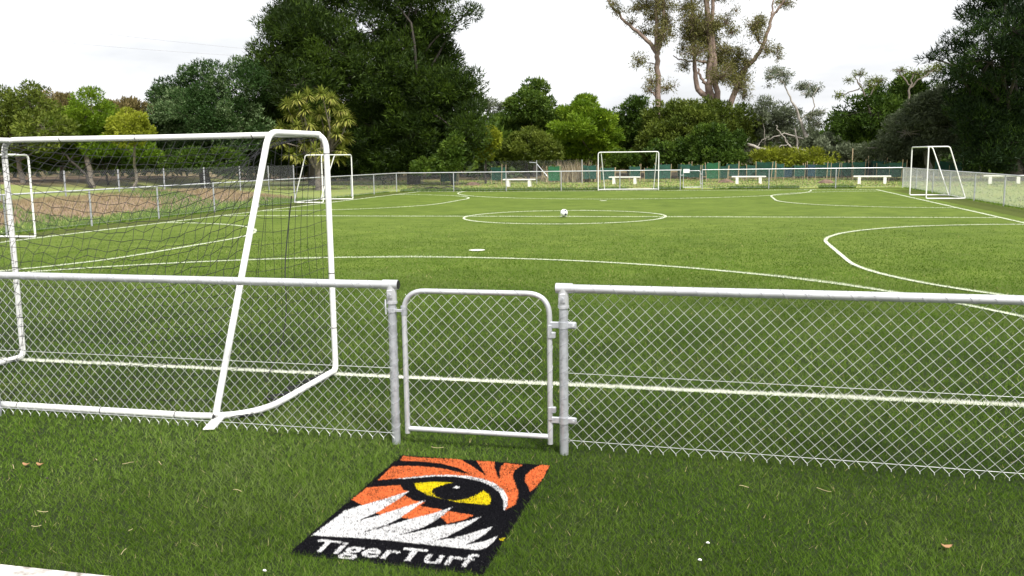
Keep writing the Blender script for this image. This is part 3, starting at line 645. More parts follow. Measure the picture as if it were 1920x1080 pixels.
MB().tube(np.stack([-1.50+.03*np.sin(t*7), .55-.02*np.sin(t*11)+.48*t**1.5, 1.52-1.35*t+.02*np.sin(t*14)], 1), .0042, 6).build('net_rope', M['net'], g0, True)
for s in (-1, 1):
    for z in (.40, .86, 1.84):
        MB().tube([(s*1.55, 0, z-.003), (s*1.55, 0, z+.003)], .0262, 12).build('net_tie', M['black'], g0, True)
for u_ in (-.9, .2, .95): MB().tube([(u_, 0, H_+.029), (u_+.006, 0, H_+.027)], .0265, 12).build('net_tie', M['black'], g0, True)
for u_ in (-1.3, -1.0, -.4, .3, .9): MB().tube([(u_, dep_+.01, .035), (u_+.007, dep_+.01, .035)], .0262, 12).build('net_tie', M['black'], g0, True)
nb = MB()
for k in range(30):     # gathered net lying along the inside of the base
    y0 = .05+.045*k; a = np.array([-1.50+.03*rng.random(), y0, .02]); t = np.linspace(0, 1, 7)
    nb.tube(np.stack([a[0]+.10*np.sin(t*6+k)*rng.random(), a[1]+.16*t, .022+.03*rng.random()*np.sin(t*math.pi)], 1), .004, 4, False)
o = nb.build('gathered_net', M['net'], g0, True); o['kind'] = 'stuff'

# ------------------------------------------------------------------ ball
bpx = np.array([CX+.05, 26.42]); r_ = .112
phi = (1+5**.5)/2; ico = np.array([(0, s1, s2*phi) for s1 in (-1, 1) for s2 in (-1, 1)]+[(s1, s2*phi, 0) for s1 in (-1, 1) for s2 in (-1, 1)]+[(s2*phi, 0, s1) for s1 in (-1, 1) for s2 in (-1, 1)], float)
ico /= np.linalg.norm(ico[0]); rotq = np.array(Matrix.Rotation(.5, 3, Vector((.3, 1, .4)))); ico = ico@rotq.T
mb = MB(); n1, n2 = 24, 40; vv_ = []
for i in range(n1+1):
    for j in range(n2):
        a, b_ = math.pi*i/n1, 2*math.pi*j/n2; vv_.append((math.sin(a)*math.cos(b_), math.sin(a)*math.sin(b_), math.cos(a)))
vv_ = np.array(vv_); dt = np.sort(vv_@ico.T, 1)[:, ::-1]
seam = np.exp(-((dt[:, 0]-.93)/.010)**2); vv2 = vv_*(1-.018*seam)[:, None]
for i in range(n1):
    for j in range(n2):
        q = (i*n2+j, i*n2+(j+1) % n2, (i+1)*n2+(j+1) % n2, (i+1)*n2+j)
        cen = vv_[list(q)].mean(0); cen /= np.linalg.norm(cen)+1e-9
        mb.f.append(q); mb.sm.append(True); mb.mi.append(1 if (ico@cen).max() > .94 and cen[0] > .05 else 0)
mb.v = [tuple(p) for p in vv2*r_+np.array([*bpx, r_+.02])]
ball = mb.build('football', [M['ballw'], M['ballb']]); tag(ball, 'white football with dark patches resting on the centre spot', 'ball')

# ------------------------------------------------------------------ benches
def make_bench(L=1.95):
    bch = empty('bench', (0, 0, 0))
    MB().box((0, 0, .43), (L, .30, .075), bev=.012).build('seat', M['bench'], bch, True)
    for s in (-1, 1): MB().box((s*L*.34, 0, .19), (.16, .28, .40), bev=.012).build('leg', M['bench'], bch, True)
    return bch
BEN = [((-12.2, 54.2), 0, 'white slab bench farthest left, beyond the far fence'), ((-6.15, 58.5), 0, 'white slab bench seen through the far end goal'), ((1.62, 57.5), .0, 'white slab bench just right of the far gate'),
       ((8.55, 56.0), 0, 'white slab bench near the far right corner, behind the far fence'), ((15.3, 55.0), .0, 'white slab bench farthest right, behind the right fence')]
b0 = make_bench()
benches = [b0]+[copy_tree(b0) for _ in BEN[1:]]
for o, (p, rz, lab) in zip(benches, BEN):
    o.location = (*p, float(terrain(*p))); o.rotation_euler = (0, 0, rz-.12); o.scale = (1.05, 1, 1.02)
    tag(o, lab, 'bench', 'white benches beyond the fence')

# ------------------------------------------------------------------ tree guards
def make_guard(matname, w=.8, h=.95, z0=.28, seed=0):
    rg = np.random.default_rng(seed); g = empty('tree_guard', (0, 0, 0)); cs = [(-w/2, -.3), (w/2, -.3), (w/2, .3), (-w/2, .3)]
    for sx, sy in cs:
        hh = z0+h+.03+.24*rg.random()**2; lx, ly = rg.normal(0, .05, 2)
        MB().tube([(sx, sy, -.1), (sx+lx, sy+ly, hh)], .020, 6).build('stake', M['stake'], g, True)
    ring = []
    for k in range(4):
        p, q = np.array(cs[k]), np.array(cs[(k+1) % 4])
        for t in np.linspace(0, 1, 5)[:-1]: ring.append((p*(1-t)+q*t)*(1-.10*math.sin(t*math.pi))*1.03)
    n_ = len(ring); v = []
    for zi in range(4):
        for k in range(n_):
            z = z0+h*zi/3+(.05*rg.random() if zi in (0, 3) else 0)-(.05*math.sin((k % 4)/4*math.pi) if zi == 3 else 0); f = 1+.05*(rg.random()-.5); v.append((ring[k][0]*f, ring[k][1]*f, z))
    f = [(zi*n_+k, zi*n_+(k+1) % n_, (zi+1)*n_+(k+1) % n_, (zi+1)*n_+k) for zi in range(3) for k in range(n_)]
    v2 = [(x*.985, y*.985, z) for x, y, z in v]; off = len(v); f2 = [tuple(off+q for q in reversed(fc)) for fc in f]
    rim = [(3*n_+k, 3*n_+(k+1) % n_, off+3*n_+(k+1) % n_, off+3*n_+k) for k in range(n_)]+[(off+k, off+(k+1) % n_, (k+1) % n_, k) for k in range(n_)]
    MB().add(v+v2, f+f2+rim).build('shade_cloth', M[matname], g, True)
    # the young plant inside
    rr = rg; N_ = 26; V = []
    for k in range(N_):
        a = rr.random()*6.28; z = z0+.2+rr.random()*(h-.05); c_ = np.array([.12*math.cos(a), .12*math.sin(a), z]); d_ = np.array([math.cos(a), math.sin(a), .6])*.22; s_ = np.cross(d_, (0, 0, 1))*.3
        V += [c_-s_, c_+s_, c_+d_]
    me = mesh_np('sapling', np.array(V), np.arange(len(V)).reshape(-1, 3), M['f_mid'], {'tint': np.full(len(V), .6)}); link('sapling', me, g)
    return g
protos = [make_guard('guard', seed=1), make_guard('guard', .95, 1.0, .22, 2), make_guard('guard_bright', .8, 1.1, .2, 3), make_guard('guard_blue', .8, .95, .2, 4)]
GU = [(842, 58.5, 1, 1.15), (934, 60, 0, 1), (1040, 60, 2, 1), (1104, 63, 1, 1), (1139, 62, 1, 1), (1190, 65, 0, .95), (1222, 64, 1, .9), (1242, 63, 1, 1), (1284, 66, 0, 1), (1303, 66, 1, .9), (1318, 68, 0, .9), (1338, 62.5, 2, 1),
      (1352, 64.5, 1, 1), (1374, 66, 0, 1), (1392, 67, 1, .9), (1412, 65, 1, 1), (1436, 64, 1, 1.1), (1456, 65, 1, 1), (1478, 67, 3, .9), (1498, 66, 0, .9), (1520, 67, 3, .95), (1544, 65, 0, 1), (1562, 66, 1, 1), (1580, 67, 0, 1),
      (1598, 66, 1, 1), (1614, 65, 0, 1), (1631, 66, 1, 1), (1648, 65, 0, 1.05), (1663, 64, 1, 1.05), (1684, 61, 0, 1), (1772, 63, 1, 1.0), (1790, 63, 0, 1.0)]
used = set()
for k, (xp, Y, kind, sc) in enumerate(GU):
    p = at(xp, 300, Y); o = protos[kind] if kind not in used else copy_tree(protos[kind]); used.add(kind)
    o.location = (p[0], Y, float(terrain(p[0], Y))); o.rotation_euler = (0, 0, float(rng.normal(0, .35))); o.scale = (sc, sc, sc*(.82+.16*rng.random()))
    tint = ('dark green', 'wide dark green', 'bright green', 'blue-green')[kind]
    tag(o, None, 'tree guard', 'shade-cloth tree guards on timber stakes')
    if k == 0: lab = 'wide dark green tree guard farthest left, behind the far fence corner'
    elif k == 1: lab = 'dark green tree guard at the left end of the leftmost bench'
    elif k == 2: lab = 'bright green tree guard left of the far end goal'
    elif xp == 1338: lab = 'bright green tree guard just right of the far gate'
    else:
        zones = ((1140, 'at the far goal left post'), (1243, 'seen through the far end goal'), (1320, 'behind the small far gate'), (1435, 'behind the bench by the far gate'),
                 (1535, 'below the fallen silver tree'), (1700, 'behind the far right bench'), (1900, 'apart behind the right goal'))
        zl = [z[0] for z in zones]; zi = next(i_ for i_, z in enumerate(zl) if xp <= z); lo_ = zl[zi-1] if zi else 1050
        mates = sorted(q[0] for q in GU if lo_ < q[0] <= zl[zi] and q[0] != 1338)
        lab = '%s tree guard %s, %s from left' % (tint, zones[zi][1], ('first', 'second', 'third', 'fourth', 'fifth', 'sixth', 'seventh', 'eighth', 'ninth', 'tenth')[mates.index(xp)])
    o['label'] = lab
for xp, yt, Y in ((1599, 278, 69), (1629, 278, 69)):
    p = at(xp, yt, Y)
    o = MB().tube([(p[0], Y, -.2), (p[0], Y, float(p[2]))], .035, 8).build('marker_post', M['stake'], None)
    tag(o, 'tall pale post rising above the tree guards, %s of the pair' % ('left' if xp < 1610 else 'right'), 'post', 'pale posts in the planting')
# loose soil heaps among the planting, brushwood in the far corner
for k, (xp, Y, lab) in enumerate(((1362, 60.5, 'low brown soil heap left of the bench by the far gate'), (1549, 58.0, 'low brown soil heap between the two right benches'), (886, 57.5, 'low dark soil heap left of the leftmost bench'))):
    p = at(xp, 330, Y); rg = np.random.default_rng(60+k); v = []; f = []; n_ = 14
    for i_, (rr, zz) in enumerate(((.55, -.03), (.42, .08), (.25, .17), (.06, .21))):
        for j in range(n_):
            a = 2*math.pi*j/n_; q = rr*(.85+.3*rg.random()); v.append((p[0]+q*math.cos(a), Y+.7*q*math.sin(a), zz+.03*rg.random()))
    for i_ in range(3):
        for j in range(n_): f.append((i_*n_+j, i_*n_+(j+1) % n_, (i_+1)*n_+(j+1) % n_, (i_+1)*n_+j))
    f.append(tuple(3*n_+j for j in range(n_)))
    o = MB().add(v, f, True).build('soil_heap', M['mulch']); tag(o, lab, 'soil heap', 'soil heaps among the planting')
bw = empty('brushwood', (-15.6, 47.6, 0)); tag(bw, 'loose dark sticks lying outside the far left fence corner', 'brushwood')
rg = np.random.default_rng(66)
for k in range(12):
    a = rg.normal(0, .35); c_ = np.array([-15.6+rg.normal(0, .55), 47.65+rg.normal(0, .12), .04]); L = .6+.5*rg.random(); t = np.linspace(-1, 1, 8)
    MB().tube(np.stack([c_[0]+L*t*math.cos(a), c_[1]+L*t*math.sin(a)*.3, .03+.05*k/12+(.12+.14*rg.random())*(1-t*t)], 1), .014, 5).build('stick', M['bark_dark'], bw)
# ------------------------------------------------------------------ trees
def leaves(lobes, n, size, aspect=.5, clump=.45, droop=0.0, up=.35, fill=.55, seed=0, flat=.75, tbias=0.0):
    rg = np.random.default_rng(seed); L = np.array([[*c, *r] for c, r in lobes]); area = (L[:, 3]*L[:, 5]+L[:, 3]*L[:, 4]+L[:, 4]*L[:, 5]); pr = area/area.sum()
    nc = max(8, int(area.sum()*2.2/(clump**2))); li = rg.choice(len(L), nc, p=pr)
    dv = rg.normal(size=(nc, 3)); dv /= np.linalg.norm(dv, axis=1)[:, None]; rad = fill+(1-fill)*rg.random(nc)**.6; rad *= (1+.10*rg.normal(size=nc))
    cc_ = L[li, :3]+dv*L[li, 3:]*rad[:, None]; cr_ = clump*(.55+.9*rg.random(nc)); ct = rg.random(nc)
    idx = rg.choice(nc, n, p=cr_**2/np.sum(cr_**2)); q = rg.normal(size=(n, 3)); q /= np.linalg.norm(q, axis=1)[:, None]
    pos = cc_[idx]+q*(cr_[idx]*(.62+.38*rg.random(n)))[:, None]*np.array([1, 1, flat])
    dr = q*.8+rg.normal(size=(n, 3))*.6+dv[idx]*.4; dr[:, 2] += up-droop; dr /= np.linalg.norm(dr, axis=1)[:, None]
    s_ = np.cross(dr, rg.normal(size=(n, 3))); s_ /= np.linalg.norm(s_, axis=1)[:, None]+1e-9
    l = size*(.6+.8*rg.random(n)); V = np.empty((n, 3, 3)); wv = s_*(l*aspect/2)[:, None]
    V[:, 0], V[:, 1], V[:, 2] = pos-wv, pos+wv, pos+dr*l[:, None]
    t = np.clip(.06+.56*ct[idx]+.40*rg.random(n)+tbias, 0, 1)
    return V.reshape(-1, 3), np.repeat(t, 3), cc_, li
def limb(mb, a, b, r0, r1, rg, wob=.12, n=7, sides=7):
    a, b = np.array(a, float), np.array(b, float); t = np.linspace(0, 1, n); L = np.linalg.norm(b-a)
    o1 = rg.normal(size=3)*L*wob; o1[2] = abs(o1[2])*.6
    P = a+(b-a)*t[:, None]+np.sin(t*math.pi)[:, None]*o1+np.concatenate([np.zeros((1, 3)), rg.normal(size=(n-2, 3))*L*.015, np.zeros((1, 3))])
    mb.tube(P, r0+(r1-r0)*t, sides); return P
def tree(name, label, Y, bx, lobes, fol, n, size=.20, trunk=.28, bark='bark_dark', group=None, clump=.5, aspect=.5, droop=0., up=.35, fill=.55, seed=1, depth=.85, twigs=60, cat='tree', split=.35, flat=.75, tbias=0.0, spread=1.0):
    rg = np.random.default_rng(seed); b = at(bx, 300, Y); b[2] = float(terrain(b[0], b[1]))-.1
    LB = []
    for lb in lobes:
        x_, y_, rx_, ry_ = lb[:4]; dy = lb[4] if len(lb) > 4 else rg.normal()*px(Y, rx_)*.55*spread
        c_ = at(x_, y_, Y+dy); LB.append((c_, (px(Y, rx_), px(Y, (rx_+ry_)/2)*depth, px(Y, ry_))))
    root = empty(name, tuple(b)); tag(root, label, cat, group)
    V, t, cc_, li = leaves(LB, n, size, aspect, clump, droop, up, fill, seed, flat, tbias)
    mb = MB(); cen = np.mean([c_ for c_, _ in LB], 0); top = b+(cen-b)*np.array([.8, .8, 1.0]); zc = max(top[2], b[2]+1.0)
    top[2] = zc; P = limb(mb, b, top, trunk, trunk*.45, rg, .05, 9, 9)
    for c_, r_ in LB:
        k = int(np.clip(len(P)*(split+.5*rg.random()), 1, len(P)-1)); Q = limb(mb, P[k], c_, trunk*.26, trunk*.07, rg, .10)
    for k in rg.choice(len(cc_), min(twigs, len(cc_)), replace=False):
        limb(mb, LB[li[k]][0], cc_[k], trunk*.10, trunk*.03, rg, .1, 4, 4)
    mb.build('trunk', M[bark], root)
    link('crown', mesh_np('crown', V-b, np.arange(len(V)).reshape(-1, 3), M[fol], {'tint': t}), root)
    return root
exec_trees = True
# left slope
tree('scrub_tree', 'olive scrub tree with bare grey twigs at the far left', 45, 40, [(5, 205, 60, 42), (60, 195, 55, 38), (20, 250, 60, 42), (85, 245, 50, 40), (-60, 220, 60, 50), (-40, 270, 60, 40)], 'f_olive', 30000, .17, .16, 'bark_grey', 'trees on the left slope', .42, seed=2, twigs=160)
tree('brown_tree', 'brownish scrub tree between the olive scrub and the round green tree', 52, 112, [(105, 200, 42, 32), (120, 235, 50, 40), (240, 205, 38, 20), (215, 220, 60, 30)], 'f_brown', 16000, .18, .14, 'bark_grey', 'trees on the left slope', .45, seed=3)
tree('rounded_tree', 'light green domed tree left of the yellow-green bush', 48, 170, [(172, 208, 48, 34), (140, 235, 50, 36), (205, 235, 46, 36), (170, 250, 70, 38)], 'f_bright', 30000, .15, .2, 'bark_grey', 'trees on the left slope', .40, seed=4, fill=.75)
tree('golden_bush', 'bright yellow-green rounded bush above the near crossbar', 44, 245, [(246, 236, 34, 25), (230, 250, 26, 20), (264, 250, 24, 20)], 'f_yellow', 12000, .13, .10, 'bark_grey', None, .32, seed=5, fill=.75, cat='bush')
tree('spreading_tree', 'light green spreading tree under the near crossbar', 47, 170, [(60, 285, 66, 22), (130, 285, 60, 24), (200, 278, 46, 20), (20, 290, 40, 18), (270, 280, 30, 18), (-50, 290, 50, 25)], 'f_bright', 32000, .16, .11, 'bark_dark', 'trees on the left slope', .40, seed=6, flat=.5, tbias=-.06)
tree('pohutukawa_tree', 'dense dark green domed tree with pale leaf tips left of the tallest tree', 54, 385, [(395, 165, 58, 42), (340, 200, 48, 40), (445, 165, 48, 45), (380, 220, 80, 48), (320, 240, 38, 42), (435, 235, 60, 55), (370, 270, 75, 35), (300, 215, 22, 22)], 'f_pohu', 80000, .17, .38, 'bark_dark', None, .78, seed=7, fill=.82, aspect=.45)
tree('dark_hedge', 'dark leafy undergrowth along the foot of the left slope trees', 50, 200, [(-40, 296, 40, 14), (20, 298, 36, 13), (75, 296, 40, 15), (130, 298, 38, 13), (190, 297, 40, 14), (250, 296, 36, 15), (305, 297, 36, 14), (360, 298, 38, 14), (420, 300, 38, 16)], 'f_mid', 26000, .18, .08, 'bark_dark', None, .45, seed=28, cat='hedge', tbias=-.12)
# tall dark trees
tree('sheoak_tree', 'tall dark feathery tree behind the cabbage tree, left of the pair', 59, 590, [(520, 90, 50, 55), (565, 55, 60, 55), (620, 90, 60, 55), (500, 165, 42, 50), (560, 160, 66, 56), (630, 180, 66, 60), (480, 225, 38, 48), (530, 245, 55, 55), (600, 260, 70, 50), (660, 250, 60, 60), (610, 5, 70, 50), (540, 30, 40, 40), (650, -50, 80, 60), (575, 305, 80, 28), (480, 290, 40, 32), (590, 120, 90, 80, 0), (560, 220, 90, 70, 0)], 'f_dark', 140000, .28, .5, 'bark_dark', 'tall dark feathery trees', .70, .24, up=.75, fill=.50, seed=8, twigs=240)
tree('sheoak_tree', 'tall dark feathery tree with a side branch reaching over the clearing', 60, 775, [(700, 60, 66, 60), (760, 90, 60, 60), (690, 140, 60, 50), (740, 180, 70, 60), (810, 110, 44, 44), (820, 170, 60, 48), (870, 160, 40, 34), (850, 215, 55, 48), (770, 240, 70, 52), (700, 240, 55, 55), (880, 250, 36, 46), (830, 280, 60, 38), (730, 295, 75, 35), (780, 20, 60, 50), (850, 25, 36, 22), (812, 55, 30, 26), (835, 60, 24, 22), (880, 18, 20, 14), (720, -30, 80, 55), (660, 310, 60, 25), (800, -50, 60, 50), (760, 150, 100, 90, 0), (780, 260, 100, 55, 0)], 'f_dark', 165000, .28, .5, 'bark_dark', 'tall dark feathery trees', .68, .24, up=.6, fill=.48, seed=9, twigs=280)
tree('vine_shrub', 'fresh green climbing shrub at the foot of the tall dark trees', 57.5, 848, [(848, 275, 16, 26), (838, 300, 26, 18), (800, 312, 30, 12)], 'f_mid', 9000, .17, .06, 'bark_dark', None, .35, seed=10, cat='shrub')
tree('yellow_tree', 'small yellow-leaved tree right of the tall dark trees', 61, 910, [(915, 262, 20, 16), (905, 285, 18, 22), (925, 250, 10, 8)], 'f_yellow', 8000, .17, .07, 'bark_dark', None, .35, seed=11, tbias=-.15)
# middle
tree('domed_bush', 'wide olive dome-shaped bush left of the far end goal', 66, 992, [(990, 272, 40, 25), (960, 286, 28, 20), (1022, 286, 28, 20), (990, 293, 56, 17), (985, 258, 24, 14)], 'f_olive', 26000, .17, .14, 'bark_dark', None, .42, seed=12, fill=.8, cat='bush', tbias=-.06)
tree('leafy_tree', 'dark green pyramid-shaped tree behind the olive dome bush', 78, 1003, [(1003, 172, 22, 22), (985, 200, 32, 22), (1025, 205, 34, 22), (965, 235, 40, 30), (1045, 235, 36, 28), (1005, 235, 40, 30), (985, 270, 60, 30)], 'f_mid', 38000, .24, .28, 'bark_dark', 'trees beyond the far fence', .55, seed=13)
tree('leafy_tree', 'bright green layered tree left of the far end goal top', 73, 1102, [(1098, 192, 16, 14), (1090, 212, 32, 18), (1125, 225, 28, 18), (1075, 240, 38, 20), (1115, 255, 42, 22), (1140, 270, 24, 18), (1085, 280, 40, 24), (1120, 295, 46, 16)], 'f_bright', 38000, .22, .25, 'bark_dark', 'trees beyond the far fence', .50, seed=14, flat=.5, tbias=.08)
tree('leafy_tree', 'dark tree filling the gap left of the slim gum tree', 80, 1180, [(1195, 200, 20, 18), (1180, 222, 32, 24), (1170, 255, 40, 34), (1205, 250, 34, 34), (1185, 290, 40, 25)], 'f_mid', 24000, .24, .22, 'bark_dark', 'trees beyond the far fence', .55, seed=15, tbias=-.12)
tree('sparse_tree', 'pale distant open-crowned tree between the tall dark trees and the pyramid tree', 100, 925, [(915, 195, 18, 10), (940, 200, 16, 9), (930, 225, 22, 12), (915, 240, 14, 10)], 'f_grey', 3600, .26, .16, 'bark_grey', 'trees beyond the far fence', .5, seed=16, fill=.3)
tree('olive_thicket', 'olive-green thicket at the feet of the slim gum tree', 76, 1255, [(1240, 222, 32, 26), (1275, 208, 32, 20), (1250, 255, 42, 32), (1300, 225, 34, 26), (1280, 265, 42, 30), (1225, 270, 30, 28)], 'f_olive', 36000, .21, .2, 'bark_dark', 'trees beyond the far fence', .48, seed=17, tbias=-.10)
tree('olive_thicket', 'brownish green thicket around the double gum trunk', 80, 1370, [(1330, 210, 36, 20), (1360, 215, 34, 22), (1390, 225, 28, 20), (1345, 245, 40, 28), (1385, 260, 30, 28)], 'f_olive', 20000, .22, .2, 'bark_dark', 'trees beyond the far fence', .48, seed=18, tbias=-.16)
tree('dark_bush', 'glossy dark green bush in front of the double gum trunk', 71, 1335, [(1330, 262, 36, 26), (1365, 270, 30, 26), (1300, 280, 36, 22), (1345, 292, 52, 16), (1255, 288, 40, 20)], 'f_mid', 32000, .18, .18, 'bark_dark', None, .40, seed=19, tbias=-.20, cat='bush', aspect=.6)
tree('grey_tree', 'grey-green feathery tree right of the double gum', 82, 1435, [(1425, 205, 28, 18), (1440, 235, 40, 24), (1410, 250, 34, 26), (1470, 225, 34, 26), (1455, 265, 44, 26), (1500, 260, 34, 26), (1405, 282, 28, 18)], 'f_grey', 26000, .24, .18, 'bark_silver', 'trees beyond the far fence', .50, .3, seed=20, twigs=160, fill=.4, tbias=-.08)
tree('dense_tree', 'dark spreading tree with a dead twiggy top on the right', 74, 1640, [(1700, 165, 26, 14), (1680, 190, 46, 28), (1640, 215, 50, 30), (1600, 240, 44, 30), (1720, 205, 50, 36), (1680, 240, 60, 34), (1620, 275, 60, 28), (1575, 255, 26, 26)], 'f_mid', 56000, .22, .32, 'bark_dark', 'trees on the right', .50, seed=21, tbias=-.22, twigs=200)
tree('grey_tree', 'silvery grey-green drooping tree left of the big pine', 66, 1740, [(1775, 195, 44, 28), (1740, 220, 46, 28), (1700, 250, 42, 26), (1660, 282, 34, 20), (1720, 285, 44, 22), (1790, 240, 44, 40)], 'f_grey', 42000, .20, .26, 'bark_silver', 'trees on the right', .48, .4, droop=.6, seed=22, tbias=-.22, twigs=160)
tree('pine_tree', 'huge dark pine at the right edge of the picture', 60, 1912, [(1852, 22, 40, 24), (1822, 30, 22, 9), (1815, 64, 26, 13), (1900, 60, 66, 40), (1806, 122, 32, 15), (1856, 118, 52, 34), (1785, 138, 22, 9), (1800, 92, 20, 8), (1910, 150, 70, 50), (1842, 178, 50, 34), (1900, 225, 70, 46), (1835, 235, 46, 40), (1960, 90, 70, 60), (1985, 200, 60, 70), (1890, -25, 70, 40), (1960, -10, 70, 50), (2040, 120, 60, 80), (1870, 275, 46, 26), (1775, 95, 20, 12), (1745, 108, 16, 6), (1885, 250, 60, 36, 0), (1850, 290, 46, 22), (1905, 300, 50, 24), (1870, 190, 70, 50, 0)], 'f_pine', 125000, .27, .55, 'bark_dark', 'trees on the right', .60, .20, up=.8, fill=.40, seed=23, twigs=260, split=.2, flat=.55)
tree('shade_shrub', 'thin-stemmed shrub in the shade under the big pine', 64, 1842, [(1830, 290, 20, 16), (1855, 272, 26, 18), (1810, 305, 14, 12)], 'f_mid', 5000, .18, .06, 'bark_silver', None, .40, seed=24, cat='shrub', tbias=-.1)
tree('fern_shrub', 'yellow-green ferny shrub behind the guards below the fallen trunk', 70, 1500, [(1440, 295, 26, 12), (1480, 298, 30, 12), (1530, 296, 28, 12)], 'f_yellow', 9000, .22, .05, 'bark_dark', None, .40, .3, seed=25, cat='shrub', tbias=-.25)
tree('pale_shrub', 'pale grey-green shrub right of the dead trees', 72, 1565, [(1560, 282, 28, 18), (1585, 292, 24, 14), (1540, 270, 20, 18)], 'f_grey', 9000, .2, .06, 'bark_dark', None, .42, seed=26, cat='shrub')
tree('dark_shrub', 'low dark hedge shrub between the dome bush and the bright layered tree', 72, 1060, [(1060, 290, 30, 20), (930, 290, 26, 18), (1160, 300, 40, 14)], 'f_mid', 12000, .2, .08, 'bark_dark', None, .45, seed=27, cat='shrub', tbias=-.15)

# gum trees, drawn limb by limb
def gum(name, label, Y, base, limbs, fol, n, seed, bark='bark_gum', size=.24, group='tall gum trees', mat_='f_gum', clump=.5):
    rg = np.random.default_rng(seed); b = at(*base, Y); b[2] = float(terrain(b[0], Y))-.1
    root = empty(name, tuple(b)); tag(root, label, 'tree', group); mb = MB()
    for pts, r0, r1 in limbs:
        P = []; k = len(pts)
        for i_, q in enumerate(pts):
            c_ = at(q[0], q[1], Y+(q[2] if len(q) > 2 else 0)); P.append(c_)
        P = np.array(P); ts = np.linspace(0, k-1, (k-1)*5+1); Q = np.stack([np.interp(ts, np.arange(k), P[:, j]) for j in range(3)], 1)
        for _ in range(3): Q[1:-1] = Q[1:-1]*.5+(Q[:-2]+Q[2:])*.25
        Q[1:-1] += rg.normal(size=Q[1:-1].shape)*.05
        mb.tube(Q, np.linspace(r0, r1, len(Q)), 9)
    LB = [(at(f[0], f[1], Y+rg.normal()*1.0), (px(Y, f[2]), px(Y, (f[2]+f[3])/2), px(Y, f[3]))) for f in fol]
    V, t, cc_, li = leaves([(c_, tuple(1.32*np.array(r_))) for c_, r_ in LB], n, size*.80, .34, clump*.62, .8, .2, .05, seed, 1.0)
    for k in range(len(cc_)):
        if rg.random() < .55: limb(mb, LB[li[k]][0]-np.array([0, 0, LB[li[k]][1][2]*.5]), cc_[k], .035, .012, rg, .12, 4, 4)
    mb.build('trunk', M[bark], root)
    link('crown', mesh_np('crown', V-b, np.arange(len(V)).reshape(-1, 3), M[mat_], {'tint': t}), root); return root
gum('gum_tree', 'slim tall gum tree with one long branch reaching left', 86, (1236, 300),
    [([(1236, 320), (1235, 250), (1234, 190), (1233, 110), (1231, 80), (1230, 30), (1232, -60)], .32, .16), ([(1232, 100), (1215, 75), (1180, 48), (1155, 22), (1135, -5)], .22, .07), ([(1233, 95), (1240, 70), (1244, 20), (1248, -40)], .22, .12), ([(1235, 185), (1222, 172), (1215, 165)], .12, .04), ([(1234, 120), (1215, 118), (1198, 115)], .06, .03)],
    [(1246, 38, 15, 24), (1240, 8, 22, 14), (1212, 8, 24, 12), (1208, 58, 16, 8), (1185, 42, 8, 7), (1160, 20, 9, 9), (1150, 6, 10, 7), (1198, 112, 12, 10), (1190, 122, 6, 5), (1218, 130, 5, 4), (1222, 150, 12, 9), (1220, 166, 11, 9), (1250, 163, 14, 10), (1195, 15, 14, 8), (1256, 60, 10, 14), (1230, -25, 60, 18), (1240, 66, 13, 18), (1222, 30, 16, 12)], 17000, 31)
gum('gum_tree', 'massive multi-stemmed gum tree with reddish bark and tufted leaf clumps', 88, (1340, 300),
    [([(1340, 320), (1336, 250), (1330, 190), (1330, 140), (1334, 90), (1328, 40), (1322, -50)], .46, .22), ([(1342, 320), (1346, 250), (1345, 180), (1340, 130), (1336, 60), (1336, -50)], .40, .14), ([(1345, 245), (1365, 205), (1382, 165), (1393, 132), (1420, 105), (1435, 75), (1446, 35), (1462, 12), (1485, -20)], .32, .08), ([(1328, 185), (1308, 170), (1302, 130), (1300, 70), (1298, -30)], .30, .10), ([(1334, 118), (1305, 115), (1280, 113), (1262, 104)], .12, .04), ([(1334, 170), (1315, 150), (1308, 128)], .20, .08), ([(1446, 30), (1450, 12), (1448, -10)], .10, .05), ([(1430, 88), (1415, 65), (1408, 50)], .12, .05)],
    [(1300, 35, 22, 20), (1298, 68, 22, 20), (1325, 60, 18, 22), (1332, 85, 18, 18), (1305, 95, 22, 14), (1340, 45, 10, 14), (1362, 38, 13, 12), (1372, 58, 12, 9), (1415, 48, 14, 13), (1425, 42, 12, 12), (1422, 68, 8, 8), (1360, 92, 16, 12), (1385, 100, 16, 16), (1398, 112, 10, 10), (1352, 140, 20, 15), (1375, 145, 16, 13), (1388, 158, 17, 12), (1396, 176, 9, 12), (1436, 92, 14, 12), (1459, 103, 6, 12), (1458, 90, 4, 6), (1284, 122, 12, 9), (1280, 90, 9, 9), (1470, 5, 14, 7), (1290, 12, 20, 8), (1365, 125, 10, 10), (1330, -20, 60, 18), (1380, 20, 5, 5), (1312, 52, 30, 26), (1345, 110, 26, 16), (1372, 120, 20, 16), (1392, 138, 14, 16)], 40000, 32)
